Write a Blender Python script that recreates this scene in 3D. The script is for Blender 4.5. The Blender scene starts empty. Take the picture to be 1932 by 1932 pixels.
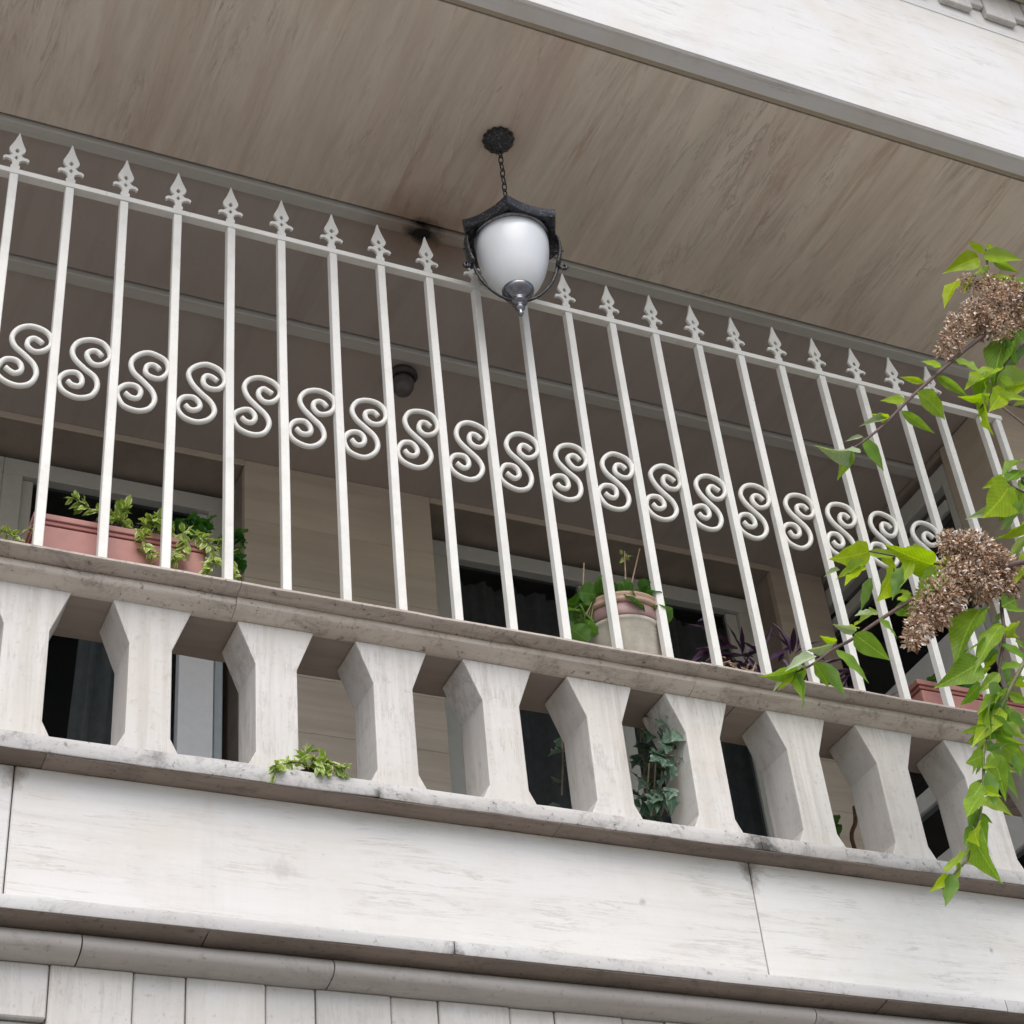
import bpy, bmesh, math, random
from mathutils import Vector, Matrix, noise as mnoise
random.seed(7)
SC = bpy.context.scene
COL = SC.collection
rad = math.radians

# ------------------------------------------------------------------ camera, sky, sun, exposure
CAM = Vector((-0.401375, -3.395915, -2.622287))
YAW, PIT, ROL, FPX = 0.4845635, 0.6661704, -0.1145279, 3430.174      # FPX for a 1932 px wide picture
_f = Vector((math.sin(YAW)*math.cos(PIT), math.cos(YAW)*math.cos(PIT), math.sin(PIT)))
_r = Vector((math.cos(YAW), -math.sin(YAW), 0.0))
_u = _r.cross(_f)
CR = _r*math.cos(ROL) + _u*math.sin(ROL)
CU = -_r*math.sin(ROL) + _u*math.cos(ROL)
CF = _f
cam_data = bpy.data.cameras.new('camera')
cam = bpy.data.objects.new('camera', cam_data)
COL.objects.link(cam)
m3 = Matrix((CR, CU, -CF)).transposed()
cam.matrix_world = Matrix.Translation(CAM) @ m3.to_4x4()
cam_data.sensor_width = 36.0
cam_data.lens = FPX/1932.0*36.0
cam_data.clip_start = 0.05
cam_data.clip_end = 500.0
SC.camera = cam

SUN_EL, SUN_AZ = 50.0, 196.0          # azimuth measured from +Y clockwise
world = bpy.data.worlds.new('World')
SC.world = world
world.use_nodes = True
wn = world.node_tree.nodes; wl = world.node_tree.links
bg = wn['Background']
sky = wn.new('ShaderNodeTexSky')
sky.sky_type = 'NISHITA'
sky.sun_disc = False
sky.sun_elevation = rad(SUN_EL)
sky.sun_rotation = rad(SUN_AZ)
sky.air_density = 1.0
sky.dust_density = 2.5
sky.ozone_density = 1.0
wl.new(sky.outputs[0], bg.inputs[0])
bg.inputs[1].default_value = 0.12
sun_d = bpy.data.lights.new('sun', 'SUN')
sun_d.energy = 1.5
sun_d.angle = rad(60)
sun_d.color = (1.0, 0.968, 0.925)
sun = bpy.data.objects.new('sun', sun_d)
COL.objects.link(sun)
sd = Vector((math.sin(rad(SUN_AZ))*math.cos(rad(SUN_EL)), math.cos(rad(SUN_AZ))*math.cos(rad(SUN_EL)), math.sin(rad(SUN_EL))))
sun.rotation_euler = sd.to_track_quat('Z', 'Y').to_euler()
sun.location = sd*20
SC.view_settings.view_transform = 'Standard'
SC.view_settings.look = 'None'
SC.view_settings.exposure = 0.64
SC.view_settings.gamma = 1.0
SC.view_settings.use_curve_mapping = False
SC.cycles.use_denoising = True
SC.cycles.max_bounces = 8

# ------------------------------------------------------------------ helpers
def ray(px, py):
    return CR*((px-966)/FPX) + CU*(-(py-966)/FPX) + CF
def atY(px, py, Y):
    d = ray(px, py); return CAM + d*((Y-CAM.y)/d.y)
def atZ(px, py, Z):
    d = ray(px, py); return CAM + d*((Z-CAM.z)/d.z)

def tag(o, label=None, cat=None, group=None, kind=None):
    if label: o['label'] = label
    if cat: o['category'] = cat
    if group: o['group'] = group
    if kind: o['kind'] = kind
    return o
def thing(name, label, cat, loc=(0, 0, 0), group=None):
    o = bpy.data.objects.new(name, None)
    COL.objects.link(o); o.location = loc
    o.empty_display_size = 0.05
    return tag(o, label, cat, group)
def link(name, me, parent=None, mat=None, M=None):
    """M is in world coordinates; parents are never rotated or scaled"""
    o = bpy.data.objects.new(name, me)
    COL.objects.link(o)
    if mat is not None and not me.materials: me.materials.append(mat)
    if M is not None: o.matrix_world = M
    if parent is not None:
        o.parent = parent
        w = Vector((0, 0, 0)); p = parent
        while p: w += p.location; p = p.parent
        loc = (M.translation if M is not None else Vector((0, 0, 0))) - w
        if M is not None:
            MM = M.copy(); MM.translation = loc
            o.matrix_basis = MM
        else:
            o.location = loc
    return o

class MB:
    def __init__(s): s.v = []; s.f = []
    def quad_loft(s, rings, close=True, cap=True):
        n = len(rings[0]); b = len(s.v)
        for r in rings: s.v += [tuple(p) for p in r]
        for i in range(len(rings)-1):
            for k in range(n if close else n-1):
                k2 = (k+1) % n
                s.f.append((b+i*n+k, b+i*n+k2, b+(i+1)*n+k2, b+(i+1)*n+k))
        if cap and close:
            s.f.append(tuple(b+k for k in reversed(range(n))))
            s.f.append(tuple(b+(len(rings)-1)*n+k for k in range(n)))
        return s
    def box(s, x0, x1, y0, y1, z0, z1):
        r = lambda z: [(x0, y0, z), (x1, y0, z), (x1, y1, z), (x0, y1, z)]
        return s.quad_loft([r(z0), r(z1)])
    def lathe(s, prof, c=(0, 0, 0), n=24, flute=0.0, fl_n=0, k=1.0):
        prof = [(r*k, z) for r, z in prof]; rings = []
        for r, z in prof:
            ring = []
            for k in range(n):
                a = 2*math.pi*k/n
                rr = r*(1+flute*math.cos(fl_n*a)) if fl_n else r
                ring.append((c[0]+rr*math.cos(a), c[1]+rr*math.sin(a), c[2]+z))
            rings.append(ring)
        return s.quad_loft(rings)
    def tube(s, pts, r, n=6, ry=None, up=None, taper=None):
        pts = [Vector(p) for p in pts]
        rings = []; prev = None
        for i, p in enumerate(pts):
            t = (pts[min(i+1, len(pts)-1)]-pts[max(i-1, 0)]).normalized()
            if up is not None: a = Vector(up)
            elif prev is not None: a = prev
            else: a = Vector((0, 0, 1)) if abs(t.z) < .9 else Vector((1, 0, 0))
            a = (a - t*a.dot(t)).normalized(); prev = a
            b = t.cross(a)
            k = 1.0
            if taper: k = taper[0]+(taper[1]-taper[0])*i/max(1, len(pts)-1)
            rr = r[i] if isinstance(r, (list, tuple)) else r
            ryy = ry if ry is not None else rr
            rings.append([p + a*(ryy*k*math.cos(2*math.pi*j/n+math.pi/n)) + b*(rr*k*math.sin(2*math.pi*j/n+math.pi/n)) for j in range(n)])
        return s.quad_loft(rings)
    def extrude_x(s, prof, x0, x1, n=1, jit=0.0, seed=0):
        rings = []
        for i in range(n+1):
            x = x0+(x1-x0)*i/n
            ring = []
            for k, (y, z) in enumerate(prof):
                if jit:
                    q = Vector((x*9+seed, y*30, z*30))
                    ring.append((x, y+jit*mnoise.noise(q), z+jit*mnoise.noise(q+Vector((17, 5, 3)))))
                else: ring.append((x, y, z))
            rings.append(ring)
        return s.quad_loft(rings)
    def mesh(s, name, bevel=0.0, seg=1, smooth=False):
        me = bpy.data.meshes.new(name)
        me.from_pydata(s.v, [], s.f)
        bm = bmesh.new(); bm.from_mesh(me)
        bmesh.ops.remove_doubles(bm, verts=bm.verts, dist=1e-6)
        bmesh.ops.recalc_face_normals(bm, faces=bm.faces)
        if bevel:
            ed = [e for e in bm.edges if len(e.link_faces) == 2 and e.calc_face_angle(0) > 0.5]
            bmesh.ops.bevel(bm, geom=ed, offset=bevel, segments=seg, affect='EDGES', profile=0.6, clamp_overlap=True)
        bm.to_mesh(me); bm.free()
        if smooth:
            for p in me.polygons: p.use_smooth = True
            if smooth == 'auto': me.set_sharp_from_angle(angle=rad(38))
        return me
    def build(s, name, mat, parent=None, bevel=0.0, seg=1, smooth=False):
        return link(name, s.mesh(name, bevel, seg, smooth), parent, mat)

def catmull(pts, n=6):
    P = [Vector(p) for p in pts]
    P = [P[0]*2-P[1]] + P + [P[-1]*2-P[-2]]
    out = []
    for i in range(1, len(P)-2):
        a, b, c, d = P[i-1], P[i], P[i+1], P[i+2]
        for k in range(n):
            t = k/n
            out.append(0.5*((2*b)+(c-a)*t+(2*a-5*b+4*c-d)*t*t+(3*b-a-3*c+d)*t*t*t))
    out.append(P[-2])
    return out

# ------------------------------------------------------------------ materials
class NT:
    def __init__(s, name):
        s.m = bpy.data.materials.new(name); s.m.use_nodes = True
        s.n = s.m.node_tree.nodes; s.l = s.m.node_tree.links
        s.b = s.n['Principled BSDF']; s.out = s.n['Material Output']
        g = s.n.new('ShaderNodeNewGeometry'); s.pos = g.outputs['Position']; s.geo = g
    def c(s, a, b): s.l.new(a, b)
    def obj_rand(s):
        return s.n.new('ShaderNodeObjectInfo').outputs['Random']
    def mapped(s, scale, offset_rand=0.0):
        mp = s.n.new('ShaderNodeMapping'); mp.inputs['Scale'].default_value = scale
        src = s.pos
        if offset_rand:
            mm = s.n.new('ShaderNodeMath'); mm.operation = 'MULTIPLY'; mm.inputs[1].default_value = offset_rand
            s.c(s.obj_rand(), mm.inputs[0])
            ad = s.n.new('ShaderNodeVectorMath'); ad.operation = 'ADD'
            s.c(s.pos, ad.inputs[0]); s.c(mm.outputs[0], ad.inputs[1]); src = ad.outputs[0]
        s.c(src, mp.inputs['Vector']); return mp.outputs[0]
    def noise(s, vec, scale, detail=5, rough=0.55, dist=0.0):
        t = s.n.new('ShaderNodeTexNoise')
        t.inputs['Scale'].default_value = scale; t.inputs['Detail'].default_value = detail
        t.inputs['Roughness'].default_value = rough; t.inputs['Distortion'].default_value = dist
        s.c(vec, t.inputs['Vector']); return t.outputs[0]
    def ramp(s, fac, a, b, c0=0.0, c1=1.0):
        r = s.n.new('ShaderNodeMapRange'); r.clamp = True
        r.inputs['From Min'].default_value = a; r.inputs['From Max'].default_value = b
        r.inputs['To Min'].default_value = c0; r.inputs['To Max'].default_value = c1
        s.c(fac, r.inputs['Value']); return r.outputs[0]
    def mix(s, fac, a, b, blend='MIX'):
        x = s.n.new('ShaderNodeMix'); x.data_type = 'RGBA'; x.blend_type = blend
        for v, i in ((fac, 0), (a, 6), (b, 7)):
            if isinstance(v, (int, float)): x.inputs[i].default_value = v
            elif isinstance(v, tuple): x.inputs[i].default_value = (*v[:3], 1)
            else: s.c(v, x.inputs[i])
        return x.outputs[2]
    def mul(s, a, b):
        x = s.n.new('ShaderNodeMath'); x.operation = 'MULTIPLY'
        for v, i in ((a, 0), (b, 1)):
            if isinstance(v, (int, float)): x.inputs[i].default_value = v
            else: s.c(v, x.inputs[i])
        return x.outputs[0]
    def dist(s, pt, scale=(1, 1, 1)):
        a = s.n.new('ShaderNodeVectorMath'); a.operation = 'SUBTRACT'; s.c(s.pos, a.inputs[0]); a.inputs[1].default_value = pt
        b = s.n.new('ShaderNodeVectorMath'); b.operation = 'MULTIPLY'; s.c(a.outputs[0], b.inputs[0]); b.inputs[1].default_value = scale
        d = s.n.new('ShaderNodeVectorMath'); d.operation = 'LENGTH'; s.c(b.outputs[0], d.inputs[0])
        return d.outputs['Value']
    def done(s, color, rough=0.7, bump=None, bstr=0.3, bdist=0.002, spec=0.35):
        if isinstance(color, tuple): s.b.inputs['Base Color'].default_value = (*color, 1)
        else: s.c(color, s.b.inputs['Base Color'])
        if isinstance(rough, (int, float)): s.b.inputs['Roughness'].default_value = rough
        else: s.c(rough, s.b.inputs['Roughness'])
        s.b.inputs['Specular IOR Level'].default_value = spec
        if bump is not None:
            bp = s.n.new('ShaderNodeBump'); bp.inputs['Strength'].default_value = bstr; bp.inputs['Distance'].default_value = bdist
            s.c(bump, bp.inputs['Height']); s.c(bp.outputs[0], s.b.inputs['Normal'])
        return s.m

def travertine(name, base, vein, grain, fine=18.0, vein_amt=0.5, pit=0.4, pit_col=None, blotch=None, blotch_amt=0.35,
               dirt=None, dirt_amt=0.0, dirt_lo=0.52, dirt_hi=0.68, rough=0.62, rnd=3.0, tone=0.06, extra=None, vein_lo=0.47, bstr=0.35):
    """layered stone: grain is the scale vector (small along the bedding, large across it)"""
    t = NT(name)
    v = t.mapped(grain, rnd)
    iso = t.mapped((1, 1, 1), rnd)
    n1 = t.noise(v, 1.0, 6, 0.62, 0.25)
    n2 = t.noise(v, fine/6.0, 4, 0.6, 0.1)
    nb = t.noise(iso, 2.3, 4, 0.55)
    col = t.mix(t.mul(t.ramp(n1, vein_lo, 0.72), vein_amt), base, vein)
    col = t.mix(t.mul(t.ramp(n2, 0.52, 0.75), vein_amt*0.55), col, vein)
    if blotch: col = t.mix(t.mul(t.ramp(nb, 0.42, 0.68), blotch_amt), col, blotch)
    if tone:
        tv = t.ramp(t.obj_rand(), 0, 1, 1-tone, 1+tone)
        hv = t.n.new('ShaderNodeHueSaturation'); t.c(col, hv.inputs['Color']); t.c(tv, hv.inputs['Value']); col = hv.outputs[0]
    pv = t.mapped((grain[0]*0.5+9, grain[1]*0.5+9, grain[2]*0.5+9), rnd)
    pn = t.noise(pv, 2.6, 3, 0.5)
    pm = t.ramp(pn, 0.69, 0.78)
    pc = pit_col or tuple(c*0.45 for c in base)
    col = t.mix(t.mul(pm, pit), col, pc)
    if dirt:
        dn = t.noise(t.mapped((0.8, 1.0, 1.0), rnd), 13.0, 12, 0.86, 0.6)
        col = t.mix(t.mul(t.ramp(dn, dirt_lo, dirt_hi), dirt_amt), col, dirt)
        dn2 = t.noise(t.mapped((1.0, 1.0, 1.0), rnd), 60.0, 4, 0.7, 0.2)
        col = t.mix(t.mul(t.ramp(dn2, 0.6, 0.68), dirt_amt*0.8), col, tuple(c*0.5 for c in dirt))
    if extra: col = extra(t, col)
    hb = t.n.new('ShaderNodeMath'); hb.operation = 'SUBTRACT'
    t.c(t.noise(iso, 85.0, 5, 0.65), hb.inputs[0]); t.c(t.mul(pm, 1.2), hb.inputs[1])
    return t.done(col, rough, hb.outputs[0], bstr, 0.0015)

def plain(name, col, rough=0.5, metal=0.0, spec=0.5, var=0.0, nscale=30.0):
    t = NT(name)
    c = col
    if var:
        n = t.noise(t.mapped((1, 1, 1), 5.0), nscale, 5, 0.6)
        c = t.mix(t.ramp(n, 0.35, 0.7), tuple(x*(1-var) for x in col), tuple(min(1, x*(1+var*0.6)) for x in col))
    m = t.done(c, rough, spec=spec)
    t.b.inputs['Metallic'].default_value = metal
    return m

def runoff(amt=0.3, colr=(0.36, 0.33, 0.29)):
    def f(t, col):
        a = t.noise(t.mapped((16, 1, 0.9), 3), 1.0, 8, 0.75, 0.3)
        b = t.noise(t.mapped((1.4, 1, 2.2), 3), 2.0, 6, 0.65)
        col = t.mix(t.mul(t.mul(t.ramp(a, 0.50, 0.72), t.ramp(b, 0.42, 0.66)), amt), col, colr)
        g = t.noise(t.mapped((1, 1, 1), 3), 130.0, 5, 0.7)
        return t.mix(t.mul(t.ramp(g, 0.58, 0.74), amt*0.55), col, tuple(c*0.8 for c in colr))
    return f
def bedding(amt=0.5, colr=(0.40, 0.365, 0.32), grain=(2.2, 8, 34), warm=(0.60, 0.56, 0.49)):
    # thin broken bedding lines, pinholes and warm patches of travertine
    def f(t, col):
        w = t.noise(t.mapped((1.3, 1, 1.8), 3), 2.2, 7, 0.68, 0.4)
        col = t.mix(t.mul(t.ramp(w, 0.46, 0.66), 0.5), col, warm)
        a = t.noise(t.mapped(grain, 3), 1.0, 9, 0.72, 0.5)
        r = t.n.new('ShaderNodeMath'); r.operation = 'ABSOLUTE'
        sb = t.n.new('ShaderNodeMath'); sb.operation = 'SUBTRACT'; sb.inputs[1].default_value = 0.5; t.c(a, sb.inputs[0]); t.c(sb.outputs[0], r.inputs[0])
        gate = t.ramp(t.noise(t.mapped((2.0, 1, 5.0), 3), 2.4, 5, 0.65), 0.47, 0.60)
        col = t.mix(t.mul(t.mul(t.ramp(r.outputs[0], 0.0, 0.030, 1.0, 0.0), gate), amt), col, colr)
        return col
    return f
def both(f, g):
    return lambda t, col: g(t, f(t, col))
def joint_stain(points):
    """dark run-off marks where two stones meet, each with its own uneven outline"""
    def f(t, col):
        nz = t.noise(t.mapped((1, 1, 1)), 34.0, 10, 0.78)
        for (p, sc, r, colr, amt) in points:
            d = t.dist(p, sc)
            s2 = t.n.new('ShaderNodeMath'); s2.operation = 'ADD'; t.c(d, s2.inputs[0]); t.c(t.ramp(nz, 0.25, 0.75, -0.75*r, 0.75*r), s2.inputs[1])
            col = t.mix(t.mul(t.ramp(s2.outputs[0], 0.15*r, r, 1.0, 0.0), amt), col, colr)
        return col
    return f

SOOT = (0.03, 0.022, 0.018)
DK = (0.10, 0.085, 0.07)
M_fascia = travertine('white travertine fascia', (0.68, 0.675, 0.665), (0.53, 0.515, 0.49), (1.2, 6, 18), vein_amt=0.3, pit=0.3, blotch=(0.63, 0.615, 0.59), blotch_amt=0.4, rnd=0, extra=both(runoff(0.15, (0.42, 0.40, 0.38)), bedding(0.45, grain=(1.1, 6, 16))))
M_panel = travertine('white travertine parapet', (0.675, 0.665, 0.645), (0.50, 0.475, 0.44), (1.6, 8, 40), vein_amt=0.35, pit=0.4, blotch=(0.61, 0.595, 0.565), blotch_amt=0.4, rnd=4,
    extra=both(both(runoff(0.15), bedding(0.55)), joint_stain([((0.73, 0.01, -0.745), (1.0, 0.6, 1.5), 0.05, (0.45, 0.43, 0.41), 0.6), ((1.936, 0.01, -0.60), (1.2, 1, 0.8), 0.045, (0.16, 0.13, 0.10), 0.85),
                       ((0.146, 0.01, -0.60), (1.4, 1, 0.8), 0.04, (0.25, 0.21, 0.17), 0.7), ((1.62, 0.01, -0.72), (1, 1, 1), 0.012, (0.30, 0.29, 0.28), 0.7), ((2.62, 0.01, -0.74), (1.6, 1, 1), 0.012, (0.28, 0.27, 0.26), 0.8)])))
M_bal = travertine('pale travertine baluster', (0.65, 0.63, 0.60), (0.43, 0.395, 0.355), (26, 16, 1.2), vein_amt=0.75, pit=0.65, blotch=(0.52, 0.495, 0.46), blotch_amt=0.5, rnd=6, tone=0.05, dirt=(0.20, 0.175, 0.15), dirt_amt=0.28, dirt_lo=0.55, extra=both(runoff(0.25), bedding(0.7, grain=(34, 20, 2.6), warm=(0.58, 0.53, 0.465))))
M_sill = travertine('weathered travertine sill', (0.56, 0.55, 0.535), (0.37, 0.35, 0.33), (2.0, 20, 30), vein_amt=0.6, pit=0.7, blotch=(0.44, 0.41, 0.385), blotch_amt=0.5, dirt=(0.15, 0.135, 0.12), dirt_amt=0.95, dirt_lo=0.5, rnd=5,
    extra=joint_stain([((0.942, -0.05, -0.565), (1.6, 1, 1), 0.034, (0.07, 0.06, 0.05), 0.85), ((1.944, -0.05, -0.562), (0.8, 1, 1), 0.05, (0.05, 0.045, 0.04), 0.9), ((2.45, -0.05, -0.575), (0.6, 1, 1.4), 0.04, (0.06, 0.05, 0.04), 0.6)]))
M_cap = travertine('brown stained travertine cap', (0.45, 0.395, 0.345), (0.29, 0.24, 0.205), (2.0, 24, 30), vein_amt=0.65, pit=0.5, blotch=(0.36, 0.30, 0.26), blotch_amt=0.6, dirt=(0.11, 0.085, 0.07), dirt_amt=0.9, dirt_lo=0.5, rnd=5)
M_corn = travertine('grey weathered cornice', (0.57, 0.56, 0.55), (0.38, 0.37, 0.36), (2.2, 18, 30), vein_amt=0.5, pit=0.5, blotch=(0.42, 0.40, 0.385), blotch_amt=0.5, dirt=(0.17, 0.155, 0.14), dirt_amt=0.55, rnd=5,
    extra=joint_stain([((1.09, -0.06, -0.94), (1.5, 1, 1), 0.045, (0.045, 0.04, 0.035), 0.9)]))
M_grime_shade = travertine('brown grime and painted shade under the mouldings', (0.24, 0.195, 0.16), (0.12, 0.09, 0.072), (2.0, 20, 30), vein_amt=0.7, pit=0.4, blotch=(0.12, 0.095, 0.08), blotch_amt=0.8, dirt=(0.05, 0.04, 0.033), dirt_amt=0.7, rnd=5)  # dark underside strips: grime and shade put into the stone colour
M_cap_shade = travertine('dark brown painted cap underside shade', (0.36, 0.305, 0.26), (0.24, 0.195, 0.16), (2.0, 24, 30), vein_amt=0.5, pit=0.4, blotch=(0.25, 0.20, 0.165), blotch_amt=0.6, rnd=5)  # shade beneath the cap put into a darker stone colour
M_mould = travertine('light travertine cap moulding', (0.60, 0.54, 0.475), (0.40, 0.335, 0.275), (2.0, 24, 30), vein_amt=0.6, pit=0.4, blotch=(0.50, 0.43, 0.365), blotch_amt=0.6, dirt=(0.17, 0.135, 0.105), dirt_amt=0.85, dirt_lo=0.5, rnd=5)
M_torus = travertine('brown grey torus stone', (0.47, 0.44, 0.41), (0.32, 0.29, 0.265), (2.2, 18, 30), vein_amt=0.5, pit=0.4, blotch=(0.38, 0.345, 0.315), blotch_amt=0.5, dirt=(0.15, 0.135, 0.12), dirt_amt=0.4, rnd=5)
M_block = travertine('cut travertine facade blocks', (0.61, 0.595, 0.565), (0.42, 0.40, 0.37), (20, 10, 1.6), vein_amt=0.55, pit=0.5, blotch=(0.50, 0.48, 0.46), blotch_amt=0.5, rnd=6, tone=0.08, dirt=(0.2, 0.185, 0.165), dirt_amt=0.3, extra=both(runoff(0.25), bedding(0.5, grain=(22, 8, 2.4))))
STAIN = Vector((1.319, 0.255, 1.73))
def soot(t, col):
    n = t.noise(t.mapped((1, 1, 1)), 14.0, 4, 0.6)
    d = t.dist(tuple(STAIN), (0.75, 1, 0.3))
    s2 = t.n.new('ShaderNodeMath'); s2.operation = 'ADD'; t.c(d, s2.inputs[0]); t.c(t.ramp(n, 0.3, 0.7, -0.018, 0.018), s2.inputs[1])
    col = t.mix(t.ramp(s2.outputs[0], 0.04, 0.21, 0.7, 0.0), col, (0.20, 0.115, 0.065))
    return t.mix(t.ramp(s2.outputs[0], 0.022, 0.062, 1.0, 0.0), col, (0.008, 0.007, 0.007))
def streaks(t, col):
    # thin broken cracks and rusty bands that run with the bedding, across the balcony
    v = t.mapped((9, 0.9, 4)); a = t.noise(v, 1.3, 9, 0.7, 1.0)
    r = t.n.new('ShaderNodeMath'); r.operation = 'ABSOLUTE'
    sb = t.n.new('ShaderNodeMath'); sb.operation = 'SUBTRACT'; sb.inputs[1].default_value = 0.5; t.c(a, sb.inputs[0]); t.c(sb.outputs[0], r.inputs[0])
    gate = t.ramp(t.noise(t.mapped((1.6, 0.8, 1)), 2.6, 3, 0.6), 0.45, 0.60)
    col = t.mix(t.mul(t.mul(t.ramp(r.outputs[0], 0.0, 0.020, 1.0, 0.0), gate), 0.7), col, (0.24, 0.18, 0.14))
    b = t.noise(t.mapped((4.5, 0.40, 2)), 1.5, 7, 0.66, 0.6)
    col = t.mix(t.mul(t.ramp(b, 0.48, 0.68), 0.6), col, (0.52, 0.385, 0.32))
    d = t.noise(t.mapped((3.0, 0.45, 2)), 1.6, 7, 0.68, 0.5)
    col = t.mix(t.mul(t.ramp(d, 0.50, 0.70), 0.5), col, (0.56, 0.52, 0.42))
    f = t.noise(t.mapped((55, 3.2, 10)), 1.0, 8, 0.74, 0.6)
    col = t.mix(t.mul(t.ramp(f, 0.50, 0.70), 0.20), col, (0.37, 0.29, 0.23))
    h = t.noise(t.mapped((10, 1.1, 10)), 1.0, 9, 0.76, 1.1)
    col = t.mix(t.mul(t.ramp(h, 0.50, 0.68), 0.42), col, (0.42, 0.32, 0.255))
    k = t.noise(t.mapped((5.5, 0.5, 4)), 1.9, 8, 0.72, 1.2)
    return t.mix(t.mul(t.ramp(k, 0.57, 0.70), 0.65), col, (0.38, 0.225, 0.155))
def soffit_marks(t, col): return soot(t, streaks(t, col))
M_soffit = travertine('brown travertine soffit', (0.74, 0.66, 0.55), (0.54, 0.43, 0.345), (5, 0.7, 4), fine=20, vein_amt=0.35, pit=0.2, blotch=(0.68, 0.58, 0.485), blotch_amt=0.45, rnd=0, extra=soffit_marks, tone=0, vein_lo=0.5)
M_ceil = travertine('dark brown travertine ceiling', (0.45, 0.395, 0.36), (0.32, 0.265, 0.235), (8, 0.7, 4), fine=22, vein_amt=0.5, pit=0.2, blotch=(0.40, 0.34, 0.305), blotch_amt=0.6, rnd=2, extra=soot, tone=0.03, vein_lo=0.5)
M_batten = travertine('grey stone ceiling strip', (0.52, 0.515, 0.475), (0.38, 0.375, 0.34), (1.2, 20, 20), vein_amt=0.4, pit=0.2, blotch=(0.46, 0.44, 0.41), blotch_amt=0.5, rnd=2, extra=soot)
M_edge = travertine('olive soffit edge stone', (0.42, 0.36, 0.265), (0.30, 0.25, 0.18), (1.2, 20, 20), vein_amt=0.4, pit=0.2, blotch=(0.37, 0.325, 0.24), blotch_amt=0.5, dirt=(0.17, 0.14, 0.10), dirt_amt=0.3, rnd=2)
M_pier = travertine('beige travertine wall', (0.60, 0.525, 0.43), (0.42, 0.34, 0.26), (0.9, 6, 16), vein_amt=0.6, pit=0.3, blotch=(0.46, 0.385, 0.31), blotch_amt=0.5, rnd=3, tone=0.05)
M_reveal = plain('brown stone door reveal', (0.34, 0.285, 0.235), 0.7, var=0.2, nscale=6)
M_groove = plain('dark mortar joint', (0.06, 0.05, 0.042), 0.9)
M_core = plain('rendered wall core', (0.35, 0.33, 0.30), 0.9, var=0.1, nscale=3)
M_floor = plain('balcony floor tiles', (0.36, 0.30, 0.25), 0.6, var=0.15, nscale=5)
M_room = plain('dim room plaster', (0.30, 0.285, 0.27), 0.9)
M_frame = plain('grey green painted door frame', (0.56, 0.57, 0.53), 0.45, var=0.05)
M_alu = plain('white aluminium frame', (0.82, 0.83, 0.84), 0.35, var=0.04)
M_alu2 = plain('blue grey aluminium stile', (0.42, 0.47, 0.50), 0.35, var=0.05)
M_curtain = plain('grey curtain cloth', (0.66, 0.65, 0.61), 0.9, var=0.15)
def glass_mat():
    t = NT('dark door glass')
    t.b.inputs['Base Color'].default_value = (0.015, 0.017, 0.02, 1)
    t.b.inputs['Roughness'].default_value = 0.05
    tr = t.n.new('ShaderNodeBsdfTransparent'); tr.inputs[0].default_value = (0.75, 0.78, 0.8, 1)
    mx = t.n.new('ShaderNodeMixShader'); mx.inputs[0].default_value = 0.22
    t.c(tr.outputs[0], mx.inputs[1]); t.c(t.b.outputs[0], mx.inputs[2]); t.c(mx.outputs[0], t.out.inputs[0])
    return t.m
M_glass = glass_mat()
def iron_paint():
    t = NT('cream painted iron')
    n = t.noise(t.mapped((1, 1, 1), 4), 9.0, 6, 0.65)
    col = t.mix(t.ramp(n, 0.45, 0.75), (0.77, 0.76, 0.715), (0.66, 0.645, 0.59))
    n2 = t.noise(t.mapped((1, 1, 0.4), 4), 120.0, 4, 0.7)
    col = t.mix(t.mul(t.ramp(n2, 0.66, 0.72), 0.6), col, (0.33, 0.25, 0.17))
    n3 = t.noise(t.mapped((1, 1, 1), 4), 22.0, 8, 0.8)
    col = t.mix(t.mul(t.ramp(n3, 0.60, 0.72), 0.45), col, (0.50, 0.46, 0.38))
    return t.done(col, 0.42, t.noise(t.mapped((1, 1, 1)), 70.0, 3), 0.15, 0.001, 0.4)
M_iron = iron_paint()
def lantern_metal():
    t = NT('black lantern metal brushed silver')
    n = t.noise(t.mapped((1, 1, 1)), 150.0, 6, 0.75)
    col = t.mix(t.ramp(n, 0.54, 0.76), (0.022, 0.022, 0.026), (0.38, 0.38, 0.40))
    m = t.done(col, 0.36, n, 0.3, 0.001, 0.5); t.b.inputs['Metallic'].default_value = 0.35
    return m
M_lant = lantern_metal()
M_silver = plain('worn pewter lantern trim', (0.24, 0.24, 0.265), 0.22, metal=0.85, var=0.3, nscale=60)
def globe_mat():
    t = NT('white opal glass')
    t.b.inputs['Subsurface Weight'].default_value = 0.25
    t.b.inputs['Subsurface Radius'].default_value = (0.05, 0.05, 0.05)
    t.b.inputs['Coat Weight'].default_value = 0.25
    t.b.inputs['Coat Roughness'].default_value = 0.08
    return t.done((0.76, 0.78, 0.80), 0.3, spec=0.4)
M_globe = globe_mat()
M_dkglass = plain('smoky dark glass', (0.10, 0.09, 0.09), 0.2)
M_lampb = plain('bronze lamp metal', (0.055, 0.05, 0.045), 0.5, var=0.3)
M_terra = plain('pink terracotta plastic', (0.43, 0.205, 0.175), 0.6, var=0.22, nscale=7)
M_terra_dk = plain('dusty rose plastic', (0.36, 0.13, 0.115), 0.5, var=0.15, nscale=9)
M_soil = plain('potting soil', (0.035, 0.026, 0.02), 0.95, var=0.4, nscale=80)
M_band = plain('dull mauve glaze band', (0.30, 0.185, 0.175), 0.5, var=0.25, nscale=20)
M_clay = plain('brown clay rim', (0.37, 0.25, 0.18), 0.7, var=0.2, nscale=14)
M_potgrey = plain('grey ribbed clay pot', (0.42, 0.385, 0.32), 0.75, var=0.22, nscale=22)
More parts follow.
